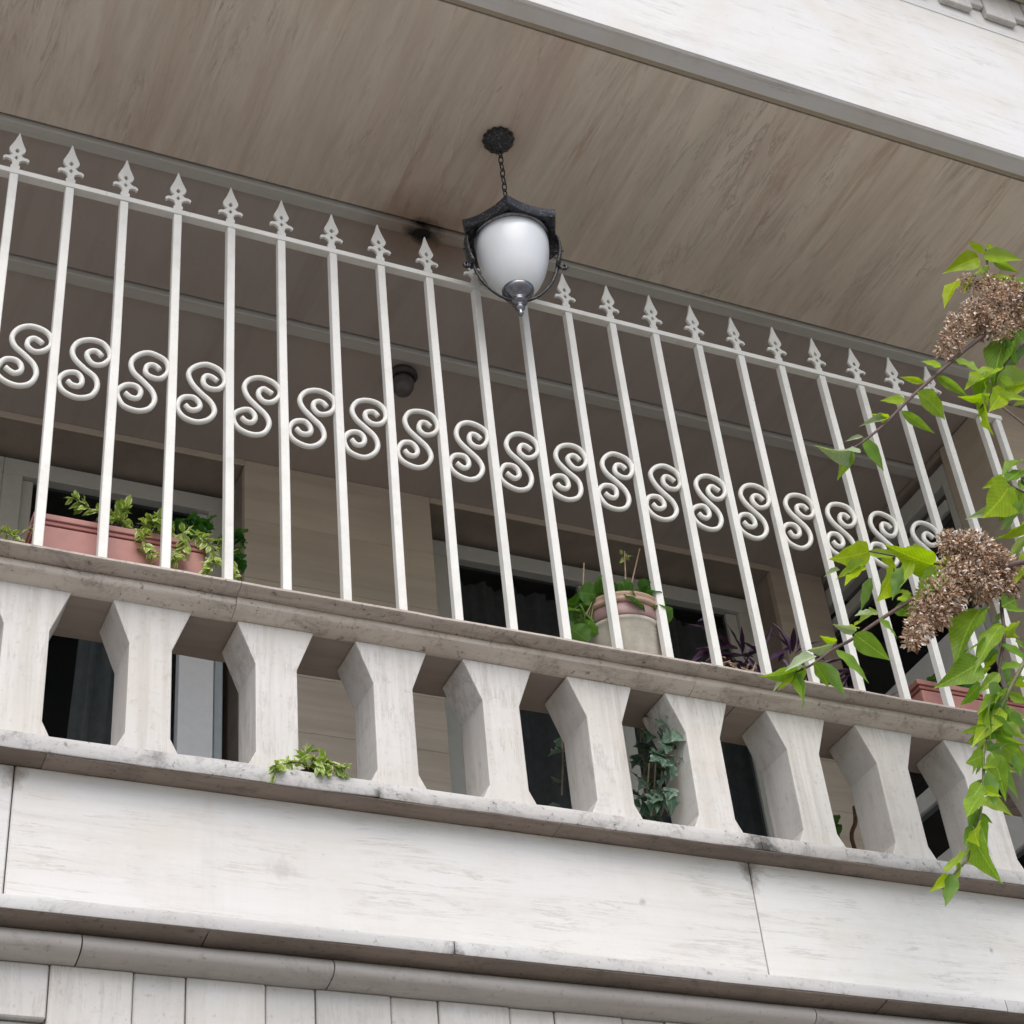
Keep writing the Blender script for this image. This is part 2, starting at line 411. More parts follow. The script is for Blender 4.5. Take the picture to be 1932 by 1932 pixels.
M_potwhite = plain('chalky white pot', (0.55, 0.53, 0.49), 0.75, var=0.15, nscale=22)
M_ac = plain('off white panel', (0.74, 0.75, 0.73), 0.5, var=0.05)
M_cable = plain('rusty iron', (0.16, 0.075, 0.045), 0.8, var=0.3, nscale=40)

def leaf_mat(name, c0, c1, edge=None, trans=0.35, rough=0.42, under=None):
    t = NT(name)
    r = t.obj_rand()
    col = t.mix(r, c0, c1)
    n = t.noise(t.mapped((1, 1, 1), 9), 38.0, 4, 0.6)
    col = t.mix(t.mul(t.ramp(n, 0.4, 0.7), 0.35), col, tuple(c*0.55 for c in c0))
    uv = t.n.new('ShaderNodeUVMap'); sp = t.n.new('ShaderNodeSeparateXYZ'); t.c(uv.outputs[0], sp.inputs[0])
    rib = t.n.new('ShaderNodeMath'); rib.operation = 'ABSOLUTE'
    sb = t.n.new('ShaderNodeMath'); sb.operation = 'SUBTRACT'; sb.inputs[1].default_value = 0.5
    t.c(sp.outputs[0], sb.inputs[0]); t.c(sb.outputs[0], rib.inputs[0])
    vein = t.ramp(rib.outputs[0], 0.0, 0.035, 0.55, 0.0)
    col = t.mix(vein, col, tuple(min(1, c*1.7+0.02) for c in c1))
    ys = t.n.new('ShaderNodeMath'); ys.operation = 'MULTIPLY_ADD'; t.c(rib.outputs[0], ys.inputs[0]); ys.inputs[1].default_value = -0.9; t.c(sp.outputs[1], ys.inputs[2])
    sn = t.n.new('ShaderNodeMath'); sn.operation = 'SINE'; t.c(t.mul(ys.outputs[0], 62.0), sn.inputs[0])
    col = t.mix(t.ramp(sn.outputs[0], 0.6, 1.0, 0.0, 0.12), col, tuple(min(1, c*1.5+0.02) for c in c1))
    col = t.mix(t.ramp(sn.outputs[0], -1.0, -0.1, 0.14, 0.0), col, tuple(c*0.55 for c in c0))
    if edge: col = t.mix(t.ramp(rib.outputs[0], 0.27, 0.40), col, edge)
    if under: col = t.mix(t.mul(t.geo.outputs['Backfacing'], 0.7), col, under)
    m = t.done(col, rough, n, 0.2, 0.001, 0.4)
    tl = t.n.new('ShaderNodeBsdfTranslucent'); 
    tc = t.mix(1.0, col, (0.9, 1.0, 0.35), 'MULTIPLY'); t.c(tc, tl.inputs[0])
    ad = t.n.new('ShaderNodeMixShader'); ad.inputs[0].default_value = trans
    t.c(t.b.outputs[0], ad.inputs[1]); t.c(tl.outputs[0], ad.inputs[2]); t.c(ad.outputs[0], t.out.inputs[0])
    return m
ML_tree = leaf_mat('bright green shrub leaf', (0.17, 0.33, 0.035), (0.34, 0.50, 0.06), trans=0.6, under=(0.22, 0.36, 0.13))
ML_tree_y = leaf_mat('young yellow green leaf', (0.38, 0.55, 0.012), (0.52, 0.66, 0.03), trans=0.6, under=(0.34, 0.46, 0.15))
ML_tree_p = leaf_mat('pale silvery leaf underside', (0.36, 0.46, 0.26), (0.46, 0.54, 0.36), trans=0.35)
ML_var = leaf_mat('variegated succulent leaf', (0.25, 0.38, 0.06), (0.38, 0.50, 0.11), edge=(0.74, 0.78, 0.42), trans=0.3)
ML_dark = leaf_mat('deep green round leaf', (0.03, 0.11, 0.018), (0.05, 0.16, 0.025), trans=0.3)
ML_ger = leaf_mat('geranium leaf', (0.06, 0.17, 0.03), (0.13, 0.27, 0.05), trans=0.35)
ML_purple = leaf_mat('dark purple leaf', (0.035, 0.012, 0.045), (0.075, 0.028, 0.085), trans=0.2)
ML_ivy = leaf_mat('blue green ivy leaf', (0.07, 0.145, 0.095), (0.16, 0.245, 0.18), trans=0.25, edge=(0.23, 0.32, 0.25))
M_stem = plain('purple brown twig', (0.12, 0.075, 0.065), 0.7, var=0.25, nscale=50)
M_stemg = plain('green stem', (0.16, 0.17, 0.06), 0.6, var=0.25, nscale=50)
M_drystem = plain('dry straw stem', (0.36, 0.27, 0.17), 0.8, var=0.3, nscale=60)
M_bark = plain('grey brown bark', (0.13, 0.10, 0.075), 0.9, var=0.35, nscale=25)
def seed_mat():
    t = NT('papery brown seed husks')
    at = t.n.new('ShaderNodeAttribute'); at.attribute_name = 'tint'
    col = t.mix(t.ramp(at.outputs['Fac'], 0, 0.72), (0.15, 0.08, 0.05), (0.60, 0.42, 0.29))
    col = t.mix(t.ramp(at.outputs['Fac'], 0.72, 1.0), col, (0.88, 0.82, 0.76))
    m = t.done(col, 0.9, spec=0.1)
    return m
M_seed = seed_mat()

# ------------------------------------------------------------------ the setting
ZG = CAM.z-1.6
g = MB(); g.quad_loft([[(-250, -250, ZG), (250, -250, ZG)], [(-250, 250, ZG), (250, 250, ZG)]], close=False)
M_ground = plain('pale street paving', (0.28, 0.262, 0.238), 0.85, var=0.15, nscale=1.5)
tag(g.build('street_pavement', M_ground), kind='structure')

XL, XR = -1.35, 5.2         # how far the building is built to both sides
XE = 3.60                   # side wall that closes the balcony on the right
ZC = 1.73                   # soffit level
YF = -0.664                 # face of the upper parapet
BLD = thing('stone_building', 'pale travertine building facade with the recessed balcony', 'building', (0.0, 0.1, ZG))

# --- soffit and ceiling
def strip(name, y0, y1, z0, z1, mat, xs, bev=0.003, gap=0.003):
    for a, b in zip(xs[:-1], xs[1:]):
        MB().box(a+gap/2, b-gap/2, y0, y1, z0, z1).build(name, mat, BLD, bevel=bev)
MB().box(XL, XR, YF+0.02, 1.9, ZC+0.03, ZC+0.16).build('slab_core', M_groove, BLD)
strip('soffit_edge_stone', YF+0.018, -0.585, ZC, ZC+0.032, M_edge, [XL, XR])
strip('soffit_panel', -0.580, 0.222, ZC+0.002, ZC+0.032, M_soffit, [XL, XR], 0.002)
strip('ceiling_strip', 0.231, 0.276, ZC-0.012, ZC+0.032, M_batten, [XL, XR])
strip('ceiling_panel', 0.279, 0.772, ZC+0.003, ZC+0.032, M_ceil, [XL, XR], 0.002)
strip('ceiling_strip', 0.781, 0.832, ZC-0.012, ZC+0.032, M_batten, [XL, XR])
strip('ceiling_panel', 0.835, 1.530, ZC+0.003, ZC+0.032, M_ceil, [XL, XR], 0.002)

# --- upper parapet in front of the floor above
xsu = [XL, 0.4, XR]
for a, b in zip(xsu[:-1], xsu[1:]):
    pr = [(YF+0.002, ZC-0.005), (YF-0.006, ZC), (YF-0.007, ZC+0.098), (YF-0.003, ZC+0.104), (YF+0.06, ZC+0.104), (YF+0.06, ZC-0.002), (YF+0.016, ZC-0.002)]
    MB().extrude_x(pr, a+.001, b-.001, 6, 0.0008, a).build('fascia_lip', M_fascia, BLD)
for (a, b, z0, z1) in [(XL, 0.9, ZC+0.106, 2.435), (0.903, XR, ZC+0.106, 2.435), (XL, 0.3, 2.438, 3.1), (0.303, XR, 2.438, 3.1)]:
    MB().box(a, b, YF, YF+0.06, z0, z1).build('fascia_panel', M_fascia, BLD, bevel=0.003)
# alternating cut blocks above
x = 2.92 - 0.189*8; k = 0
while x < XR:
    MB().box(x+.001, x+0.129, YF-0.024, YF-0.0005, 2.500, 2.72).build('facing_block', M_block, BLD, bevel=0.003)
    MB().box(x+0.131, x+0.188, YF-0.020, YF-0.0005, 2.543, 2.72).build('facing_block', M_block, BLD, bevel=0.003)
    x += 0.189
MB().box(XL, XR, YF-0.14, YF-0.026, 2.645, 2.75).build('upper_cornice', M_edge, BLD, bevel=0.004)
MB().box(XL, XR, YF+0.062, YF+0.4, 1.9, 3.1).build('upper_core', M_core, BLD)

# --- lower parapet, cornice, torus moulding and cut blocks
def joints(name, prof, xs, mat, n_per_m=9, jit=0.0012, gap=0.003, off=0.0):
    for i, (a, b) in enumerate(zip(xs[:-1], xs[1:])):
        dz = off*random.uniform(-1, 1)
        MB().extrude_x([(y, z+dz) for y, z in prof], a+gap/2, b-gap/2, max(2, int((b-a)*n_per_m)), jit, a*3).build(name, mat, BLD, smooth='auto')
PAN = [(0.01, -0.5745), (0.01, -0.9045), (0.19, -0.9045), (0.19, -0.5745)]
for a, b in zip([XL, 0.146, 1.936, 3.30], [0.146, 1.936, 3.30]):
    MB().box(a+.0015, b-.0015, 0.01, 0.05, -0.904, -0.5755).build('parapet_panel', M_panel, BLD, bevel=0.003)
CORN = [(0.10, -0.906), (-0.063, -0.9095), (-0.068, -0.9115), (-0.070, -0.916), (-0.070, -0.939), (-0.069, -0.942), (0.10, -0.942)]
joints('cornice_stone', CORN, [XL, -0.45, 1.09, 2.55, 3.34], M_corn, off=0.0008)
joints('cornice_grime_shade', [(0.10, -0.9425), (-0.0665, -0.9425), (-0.0655, -0.945), (-0.01, -0.9535), (0.10, -0.9535)], [XL, 0.55, 2.2, 3.335], M_grime_shade)  # added strip, coloured for grime and shade under the cornice
TOR = [(0.10, -0.9545), (-0.010, -0.9545), (-0.018, -0.960), (-0.024, -0.968), (-0.0265, -0.977), (-0.024, -0.986), (-0.016, -0.993), (-0.004, -0.998), (0.026, -1.003), (0.10, -1.003)]
joints('torus_moulding', TOR, [XL, 0.302, 0.832, 2.02, 3.34], M_torus, off=0.0008)
MB().box(XL, 3.30, 0.055, 0.19, -0.96, -0.58).build('parapet_core', M_core, BLD)
MB().box(XL, XR, 0.058, 0.30, ZG, -1.0045).build('lower_wall', M_block, BLD)
edges = [0.253, 0.423, 0.535, 0.703, 0.812, 0.980, 1.090, 1.258, 1.368, 1.536, 1.646]
full = [0.253-0.28*i for i in range(5, 0, -1)] 
x = 0.253-0.278*6; wide = True; k = 0
while x < 3.3:
    w = 0.169 if wide else 0.109
    if wide: MB().box(x+.0012, x+w-.0012, 0.030, 0.0575, -2.1, -1.0042).build('facade_block', M_block, BLD, bevel=0.003)
    else:
        z = random.choice([-1.118, -1.124, -1.130])
        MB().box(x+.0012, x+w-.0012, 0.033, 0.0575, z, -1.0042).build('facade_block', M_block, BLD, bevel=0.003)
        for q in range(3):
            MB().box(x+.0012, x+w-.0012, 0.050, 0.0575, z-0.16-q*0.30+0.0, z-0.003 if q == 0 else z-0.163-(q-1)*0.30).build('facade_block', M_block, BLD, bevel=0.002)
    x += w; wide = not wide

# --- balcony floor, back wall with two glazed doors, side wall with a glazed door
YW = 1.52; YD = 1.72
MB().box(XL, XE, 0.19, 2.2, -0.86, -0.62).build('balcony_floor', M_floor, BLD)
def courses(name, x0, x1, zs, y0, y1):
    for a, b in zip(zs[:-1], zs[1:]):
        MB().box(x0, x1, y0, y1, a+.0004, b-.0004).build(name, M_pier, BLD, bevel=0.0012)
ZT = ZC+0.002
ZS = [-0.62, -0.24, 0.14, 0.60, 0.82, 1.20, 1.46, ZT]
courses('wall_slab', 1.110, 1.838, ZS, YW-0.002, YW+0.03)
courses('wall_slab', 3.345, XE-.002, ZS, YW, YW+0.03)
courses('wall_slab', XL, -0.05, ZS, YW, YW+0.03)
for (a, b) in [(1.1105, 1.8375), (3.3455, XE-.003), (XL, -0.0505)]:
    MB().box(a, b, YW+0.031, 2.05, -0.62, ZT).build('wall_core', M_reveal, BLD)
for (a, b) in [(-0.049, 1.109), (1.839, 3.344)]:
    MB().box(a, b, YW+0.002, 2.05, ZC-0.022, ZC+0.06).build('lintel', M_reveal, BLD, bevel=0.002)
    MB().box(a, b, YW-0.006, YW+0.0015, ZC-0.026, ZC+0.002).build('lintel_strip', M_pier, BLD, bevel=0.002)
# dark rooms behind the doors
rm = MB(); rm.box(XL, XE+1.5, 4.6, 4.7, -0.7, 1.9); rm.box(XL, XE+1.5, 2.06, 4.7, -0.72, -0.62); rm.box(XL, XE+1.5, 1.95, 4.7, 1.80, 1.95)
rm.box(XL-.1, XL, 1.6, 4.7, -0.7, 1.9); rm.box(XE+1.5, XE+1.6, 1.0, 4.7, -0.7, 1.9)
rm.build('room_shell', M_room, BLD)

def glazed_door(name, x0, x1, leaves, top=1.685):
    d = MB().box(x0, x1, YD-0.02, YD+0.04, top-0.070, top).build(name, M_frame, BLD, bevel=0.003)
    def sub(n, mat, *b, bev=0.003):
        return MB().box(*b).build(n, mat, d, bevel=bev)
    sub('jamb', M_frame, x0, x0+0.07, YD-0.02, YD+0.04, -0.62, top-0.071)
    sub('jamb', M_frame, x1-0.055, x1, YD-0.02, YD+0.04, -0.62, top-0.071)
    for (a, b, mat) in leaves:
        sub('leaf_stile', mat, a, a+0.05, YD+0.0, YD+0.035, -0.60, top-0.075)
        sub('leaf_stile', mat, b-0.05, b, YD+0.0, YD+0.035, -0.60, top-0.075)
        sub('leaf_rail', mat, a+.051, b-.051, YD+0.002, YD+0.033, -0.60, -0.45)
        sub('pane', M_glass, a+.052, b-.052, YD+0.014, YD+0.018, -0.449, top-0.076, bev=0)
    return d
d1 = glazed_door('balcony_door', 0.285, 1.086, [(0.345, 1.045, M_frame)])
# second leaf stands open in front of the frame: its bright edge shows between the balusters
MB().box(0.897, 1.016, YW+0.035, YW+0.080, -0.60, 1.20).build('open_leaf', M_alu, d1, bevel=0.003)
MB().box(1.021, 1.050, YW+0.045, YW+0.085, -0.60, 1.18).build('hinge_stile', M_alu2, d1, bevel=0.003)
glazed_door('balcony_door', 1.905, 3.335, [(1.978, 2.60, M_frame), (2.66, 3.278, M_frame)])
MB().box(2.600, 2.660, YD-0.01, YD+0.045, -0.62, 1.613).build('door_mullion', M_frame, BLD, bevel=0.003)
glazed_door('balcony_door', -0.049, 0.284, [(0.022, 0.228, M_frame)])

cur = MB(); rows = []
for j in range(13):
    z = 1.55-j*(2.1/12)
    rows.append([(0.60+(0.36)*i/40+0.012*math.sin(j*.7), 1.80+0.028*math.sin(i*0.85+0.25*math.sin(j*.5))+0.012*math.sin(i*2.3+j*.3), z) for i in range(41)])
cur.quad_loft(rows, close=False)
co = cur.build('curtain', M_curtain, None, smooth=True)
tag(co, 'grey curtain hanging behind the left balcony door', 'curtain')
cur = MB(); rows = []
for j in range(13):
    z = 1.60-j*(2.15/12)
    rows.append([(1.96+1.33*i/110, 1.82+0.020*math.sin(i*0.62+0.3*math.sin(j*.5))+0.010*math.sin(i*1.7+j*.3), z) for i in range(111)])
cur.quad_loft(rows, close=False)
tag(cur.build('curtain', plain('dark grey curtain cloth', (0.42, 0.41, 0.39), 0.9, var=0.15), None, smooth=True), 'dark grey folded curtain behind the wide middle balcony door', 'curtain')

# side wall on the right (plane X = XE)
MB().box(XE, XR, 0.35, 0.66, -4.0, ZC-0.003).build('side_pier', M_pier, BLD, bevel=0.004)
MB().box(XE+0.001, XE+0.5, 0.661, 1.60, 1.70, ZC-0.004).build('side_lintel', M_reveal, BLD)
sdoor = MB().box(XE+0.004, XE+0.05, 0.7005, 1.5845, 1.585, 1.665).build('side_glazed_door', M_frame, BLD, bevel=0.003)
for (n, mat, y0, y1, z0, z1) in [('jamb', M_frame, 0.665, 0.70, -0.6, 1.665), ('jamb', M_frame, 1.585, 1.62, -0.6, 1.665),
        ('leaf_rail', M_frame, 0.705, 1.58, 1.47, 1.52), ('leaf_rail', M_ac, 0.705, 1.58, 0.81, 1.03), ('leaf_rail', M_ac, 0.705, 1.58, 0.49, 0.56),
        ('leaf_rail', M_ac, 0.705, 1.58, 0.12, 0.30), ('leaf_rail', M_ac, 0.705, 1.58, -0.6, -0.45), ('leaf_stile', M_ac, 1.12, 1.16, -0.45, 0.819)]:
    MB().box(XE+0.003, XE+0.05, y0, y1, z0, z1).build(n, mat, sdoor, bevel=0.003)
for (z0, z1) in [(1.03, 1.47), (0.56, 0.82), (0.30, 0.49), (-0.45, 0.12)]:
    MB().box(XE+0.020, XE+0.024, 0.705, 1.58, z0, z1).build('pane', M_glass, sdoor)
MB().box(XE-0.03, XE+0.002, 1.02, 1.06, 1.49, 1.51).build('door_handle', M_lant, sdoor, bevel=0.003)

# ------------------------------------------------------------------ balustrade
BAL = thing('stone_balustrade', 'travertine balustrade of waisted flat balusters between stained cap and sill', 'balustrade', (1.0, 0.08, -0.57))
CAPP = [(0.215, -0.043), (-0.050, -0.0385), (-0.058, -0.041), (-0.0625, -0.046), (-0.0635, -0.051), (-0.059, -0.0555), (-0.034, -0.0595), (-0.020, -0.0625), (0.215, -0.0625)]
MOULD = [(0.030, -0.0630), (-0.0225, -0.0630), (-0.0245, -0.067), (-0.0255, -0.074), (-0.0235, -0.081), (-0.016, -0.086), (0.016, -0.0985), (0.030, -0.0985)]
SILL = [(0.215, -0.5250), (-0.041, -0.5275), (-0.048, -0.530), (-0.050, -0.535), (-0.050, -0.567), (-0.0485, -0.5695), (0.215, -0.5695)]
def run(name, prof, xs, mat):
    for i, (a, b) in enumerate(zip(xs[:-1], xs[1:])):
        dz = random.uniform(-.0012, .0012); dy = random.uniform(-.0015, .0015)
        MB().extrude_x([(y+dy, z+dz) for y, z in prof], a+.0007, b-.0007, max(3, int((b-a)*14)), 0.0020, a*5).build(name, mat, BAL, smooth='auto')
run('cap_stone', CAPP, [XL, -0.55, 0.617, 1.855, 3.29], M_cap)
run('cap_moulding', MOULD, [XL, -0.55, 0.617, 1.855, 3.288], M_mould)
run('cap_underside_shade', [(0.20, -0.0628), (0.0305, -0.0628), (0.0305, -0.0982), (0.20, -0.0982)], [XL, 0.4, 2.0, 3.286], M_cap_shade)  # added filler behind the moulding, its colour carries the cap's underside shade
run('sill_grime_shade', [(0.18, -0.5700), (-0.0465, -0.5700), (-0.0455, -0.5725), (0.008, -0.5750), (0.18, -0.5750)], [XL, 0.2, 1.4, 3.28], M_grime_shade)  # added strip that darkens the sill underside with grime and painted shade
run('sill_stone', SILL, [XL, -0.60, 0.942, 1.944, 3.29], M_sill)
ZB0, ZB1 = -0.5275, -0.0990
half = [(0.089, ZB0), (0.0512, -0.452), (0.0505, -0.214), (0.0925, -0.104), (0.0925, ZB1)]
outl = [(x, z) for x, z in half] + [(-x, z) for x, z in reversed(half)]
def baluster_mesh(seed):
    m = MB()
    R = random.Random(seed)
    j = [(R.uniform(-.0012, .0012), 0) for _ in outl]
    ring = lambda y: [(x+a, y, z+b) for (x, z), (a, b) in zip(outl, j)]
    m.quad_loft([ring(0.02), ring(0.155)])
    me = m.mesh('baluster', bevel=0.003, seg=2)
    for v in me.vertices:       # worn arrises: the cut edges are never quite straight
        q = Vector((v.co.x*40+seed*9, v.co.y*40, v.co.z*22))
        v.co.x += 0.0013*mnoise.noise(q); v.co.y += 0.0010*mnoise.noise(q+Vector((7, 3, 1)))
    return me
bm_ = [baluster_mesh(s) for s in range(8)]
cents = [0.1455-0.2896*i for i in range(5, 0, -1)] + [0.1455, 0.4275, 0.7265, 1.0215, 1.306, 1.5915, 1.8755, 2.1795, 2.4625, 2.752, 3.04]
for i, cx in enumerate(cents):
    link('baluster', bm_[(i*3) % 8], BAL, M_bal, Matrix.Translation((cx, random.uniform(-.002, .002), 0)) @ Matrix.Rotation(rad(random.uniform(-.7, .7)), 4, 'Z'))
MB().box(3.19, 3.285, 0.02, 0.21, ZB0, ZB1).build('corner_pedestal', M_bal, BAL, bevel=0.004)
# short return to the side pier
for prof, mat, nm in ((CAPP, M_cap, 'cap_stone'), (SILL, M_sill, 'sill_stone')):
    z0 = min(z for _, z in prof); z1 = max(z for _, z in prof)
    MB().box(3.10, 3.34, 0.217, 0.40, z0, z1).build(nm, mat, BAL, bevel=0.006)

# ------------------------------------------------------------------ iron fence on the cap
SP = 0.15
FEN = thing('iron_fence', 'cream painted iron fence with spear tips and scrolls on the balustrade', 'fence', (1.5, 0.0, -0.04))
jmin, jmax = -8, 20
def bar_mesh(seed):
    m = MB(); w = 0.0112
    n = 8; rings = []
    R = random.Random(seed); ph = R.uniform(0, 6)
    for i in range(n+1):
        z = -0.045+(1.2205+0.045)*i/n
        dx = 0.0012*math.sin(ph+i*0.6)*math.sin(math.pi*i/n)
        rings.append([(-w+dx, -w, z), (w+dx, -w, z), (w+dx, w, z), (-w+dx, w, z)])
    m.quad_loft(rings); return m.mesh('bar', bevel=0.0016)
bars = [bar_mesh(s) for s in range(5)]
xs_bar = [j*SP+random.uniform(-.0022, .0022) for j in range(jmin, jmax+1)] + [3.172, 3.241]
for i, bx in enumerate(xs_bar):
    link('bar', bars[(i*2) % 5], FEN, M_iron, Matrix.Translation((bx, random.uniform(-.001, .001), 0)) @ Matrix.Rotation(rad(random.uniform(-4, 4)), 4, 'Z'))
MB().box(XL+0.1, 3.258, -0.0135, 0.0135, 1.221, 1.239).build('top_rail', M_iron, FEN, bevel=0.002, seg=2)

def finial_mesh():
    half = [(0.0085, 0.0), (0.0085, 0.010), (0.0125, 0.012), (0.0125, 0.022), (0.0085, 0.025), (0.0095, 0.040), (0.0150, 0.046), (0.0230, 0.0485), (0.0290, 0.0475), (0.0305, 0.0435),
            (0.0350, 0.0470), (0.0340, 0.0535), (0.0275, 0.0585), (0.0210, 0.0585), (0.0160, 0.0620), (0.0105, 0.0680), (0.0165, 0.0745), (0.0215, 0.0850), (0.0215, 0.0920), (0.0165, 0.1050), (0.0100, 0.1220), (0.0050, 0.1400), (0.0008, 0.157)]
    outer = [(x, z) for x, z in half] + [(-x, z) for x, z in reversed(half)]
    hole1 = [(0.0, 0.0735), (0.0062, 0.0800), (0.0045, 0.0875), (0.0, 0.0930), (-0.0045, 0.0875), (-0.0062, 0.0800)]
    hole2 = [(0.0, 0.0455), (0.0058, 0.0540), (0.0, 0.0625), (-0.0058, 0.0540)]
    bm = bmesh.new()
    ed = []
    for lp in (outer, hole1, hole2):
        vs = [bm.verts.new((x, -0.004, z)) for x, z in lp]
        for a, b in zip(vs, vs[1:]+vs[:1]): ed.append(bm.edges.new((a, b)))
    bmesh.ops.triangle_fill(bm, use_beauty=True, use_dissolve=False, edges=ed)
    r = bmesh.ops.extrude_face_region(bm, geom=list(bm.faces))
    bmesh.ops.translate(bm, vec=(0, 0.008, 0), verts=[v for v in r['geom'] if isinstance(v, bmesh.types.BMVert)])
    bmesh.ops.recalc_face_normals(bm, faces=bm.faces)
    me = bpy.data.meshes.new('finial'); bm.to_mesh(me); bm.free(); return me
fin = finial_mesh()
for j in range(jmin, jmax+1):
    a = rad(random.uniform(-7, 7)); tl = rad(random.uniform(-1.5, 1.5))
    link('spear_finial', fin, FEN, M_iron, Matrix.Translation((j*SP, 0, 1.239)) @ Matrix.Rotation(a, 4, 'Z') @ Matrix.Rotation(tl, 4, 'Y') @ Matrix.Scale(random.uniform(.97, 1.03), 4))
H = [(.0416, .0517), (.030, .063), (.0165, .064), (.0055, .052), (.0065, .033), (.0215, .0205), (.0447, .0265), (.0615, .050), (.0610, .076), (.0440, .0965), (.012, .1035), (-.0185, .088), (-.0330, .058), (-.0255, .026), (0, 0)]
SCR = H + [(-x, -z) for x, z in reversed(H[:-1])]
def scroll_mesh(k):
    R = random.Random(k)
    pts = [(x+R.uniform(-.0016, .0016), 0, z+R.uniform(-.0016, .0016)) for x, z in SCR]
    m = MB()
    for sx_, sz_ in ((1, 1), (-1, -1)):      # lumps of weld where the scroll meets the bars
        m.lathe([(0.0006, -.011), (0.0052, -.006), (0.0062, 0), (0.0050, .007), (0.0006, .012)], (sx_*0.0655, -0.003, sz_*(0.062+R.uniform(-.004, .004))), 7)
    return m.tube(catmull(pts, 5), 0.0072, n=8, ry=0.0085, up=(0, 1, 0)).mesh('scroll', smooth=True)
scr = [scroll_mesh(k) for k in range(9)]
for j in range(jmin, jmax):
    link('scroll', scr[(j*5) % 9], FEN, M_iron, Matrix.Translation((j*SP+SP/2+0.001+random.uniform(-.0015, .0015), 0.0, 0.582+random.uniform(-.003, .003))) @ Matrix.Rotation(rad(random.uniform(-2, 2)), 4, 'Y'))

# ------------------------------------------------------------------ hanging lantern
LX, LY = 1.394, -0.176
LAN = thing('hanging_lantern', 'black metal lantern with white glass globe on a chain from the soffit', 'lantern', (LX, LY, 0.97))
c = (LX, LY, 0)
MB().lathe([(0.004, 1.731), (0.047, 1.731), (0.0485, 1.724), (0.046, 1.716), (0.038, 1.702), (0.024, 1.690), (0.014, 1.684), (0.013, 1.676), (0.009, 1.671), (0.002, 1.670)], c, 56, 0.055, 14).build('ceiling_rose', M_lant, LAN, smooth=True)
def link_mesh():
    pts = []
    for k in range(16):
        a = 2*math.pi*k/16
        pts.append((0.0075*math.cos(a), 0, 0.0155*math.sin(a)+ (0.004 if math.sin(a) > 0 else -0.004)))
    pts.append(pts[0])
    return MB().tube(pts, 0.0021, n=6, up=(0, 1, 0)).mesh('chain_link', smooth=True)
lk = link_mesh()
z = 1.662; k = 0
while z > 1.415:
    link('chain_link', lk, LAN, M_lant, Matrix.Translation((LX, LY, z)) @ Matrix.Rotation(rad(90*k+25), 4, 'Z'))
    z -= 0.0305; k += 1
# crown: six sided flared hood
ROT = rad(2)
def hexring(r, z, droop=0.0, n=48, sharp=1.0):
    out = []
    for k in range(n):
        a = 2*math.pi*k/n
        s = (a % (math.pi/3)) - math.pi/6
        rr = r*(math.cos(math.pi/6)/math.cos(s))**sharp
        cor = abs(s)/(math.pi/6)
        out.append((LX+rr*math.cos(a+ROT), LY+rr*math.sin(a+ROT), z+droop*cor**3))
    return out
cr = MB()
cr.quad_loft([hexring(0.010, 1.410), hexring(0.018, 1.396), hexring(0.028, 1.378), hexring(0.060, 1.356), hexring(0.100, 1.330, .004), hexring(0.138, 1.304, .006), hexring(0.156, 1.292, .012, sharp=1.25),
              hexring(0.156, 1.272, .012, sharp=1.25), hexring(0.150, 1.262, .012, sharp=1.2), hexring(0.140, 1.268, .006, sharp=1.1), hexring(0.122, 1.274), hexring(0.112, 1.286), hexring(0.050, 1.304), hexring(0.005, 1.306)])
cr.build('crown', M_lant, LAN, smooth='auto')
MB().lathe([(0.099, 1.287), (0.112, 1.285), (0.1135, 1.276), (0.111, 1.268), (0.102, 1.266), (0.099, 1.272)], c, 48).build('globe_ring', M_silver, LAN, smooth=True)
gp = [(0.095, 1.280), (0.1030, 1.270), (0.1068, 1.250), (0.1060, 1.224), (0.1015, 1.190), (0.0935, 1.156), (0.0825, 1.124), (0.0690, 1.097), (0.0540, 1.077), (0.0400, 1.064), (0.0280, 1.057), (0.004, 1.052)]
gp = [(p.x, p.z) for p in catmull([(r, 0, z) for r, z in gp], 3)]
MB().lathe(gp, c, 56).build('glass_globe', M_globe, LAN, smooth=True)
MB().lathe([(0.004, 1.0720), (0.042, 1.0740), (0.0465, 1.0670), (0.0455, 1.0590), (0.040, 1.0500), (0.031, 1.0410), (0.0225, 1.0340), (0.0205, 1.0280), (0.0235, 1.0250), (0.023, 1.0200), (0.015, 1.0140), (0.010, 1.0090), (0.0135, 1.0040), (0.0140, 0.998), (0.008, 0.991), (0.006, 0.985), (0.0085, 0.979), (0.006, 0.972), (0.001, 0.968)], c, 28).build('bottom_finial', M_silver, LAN, smooth=True)
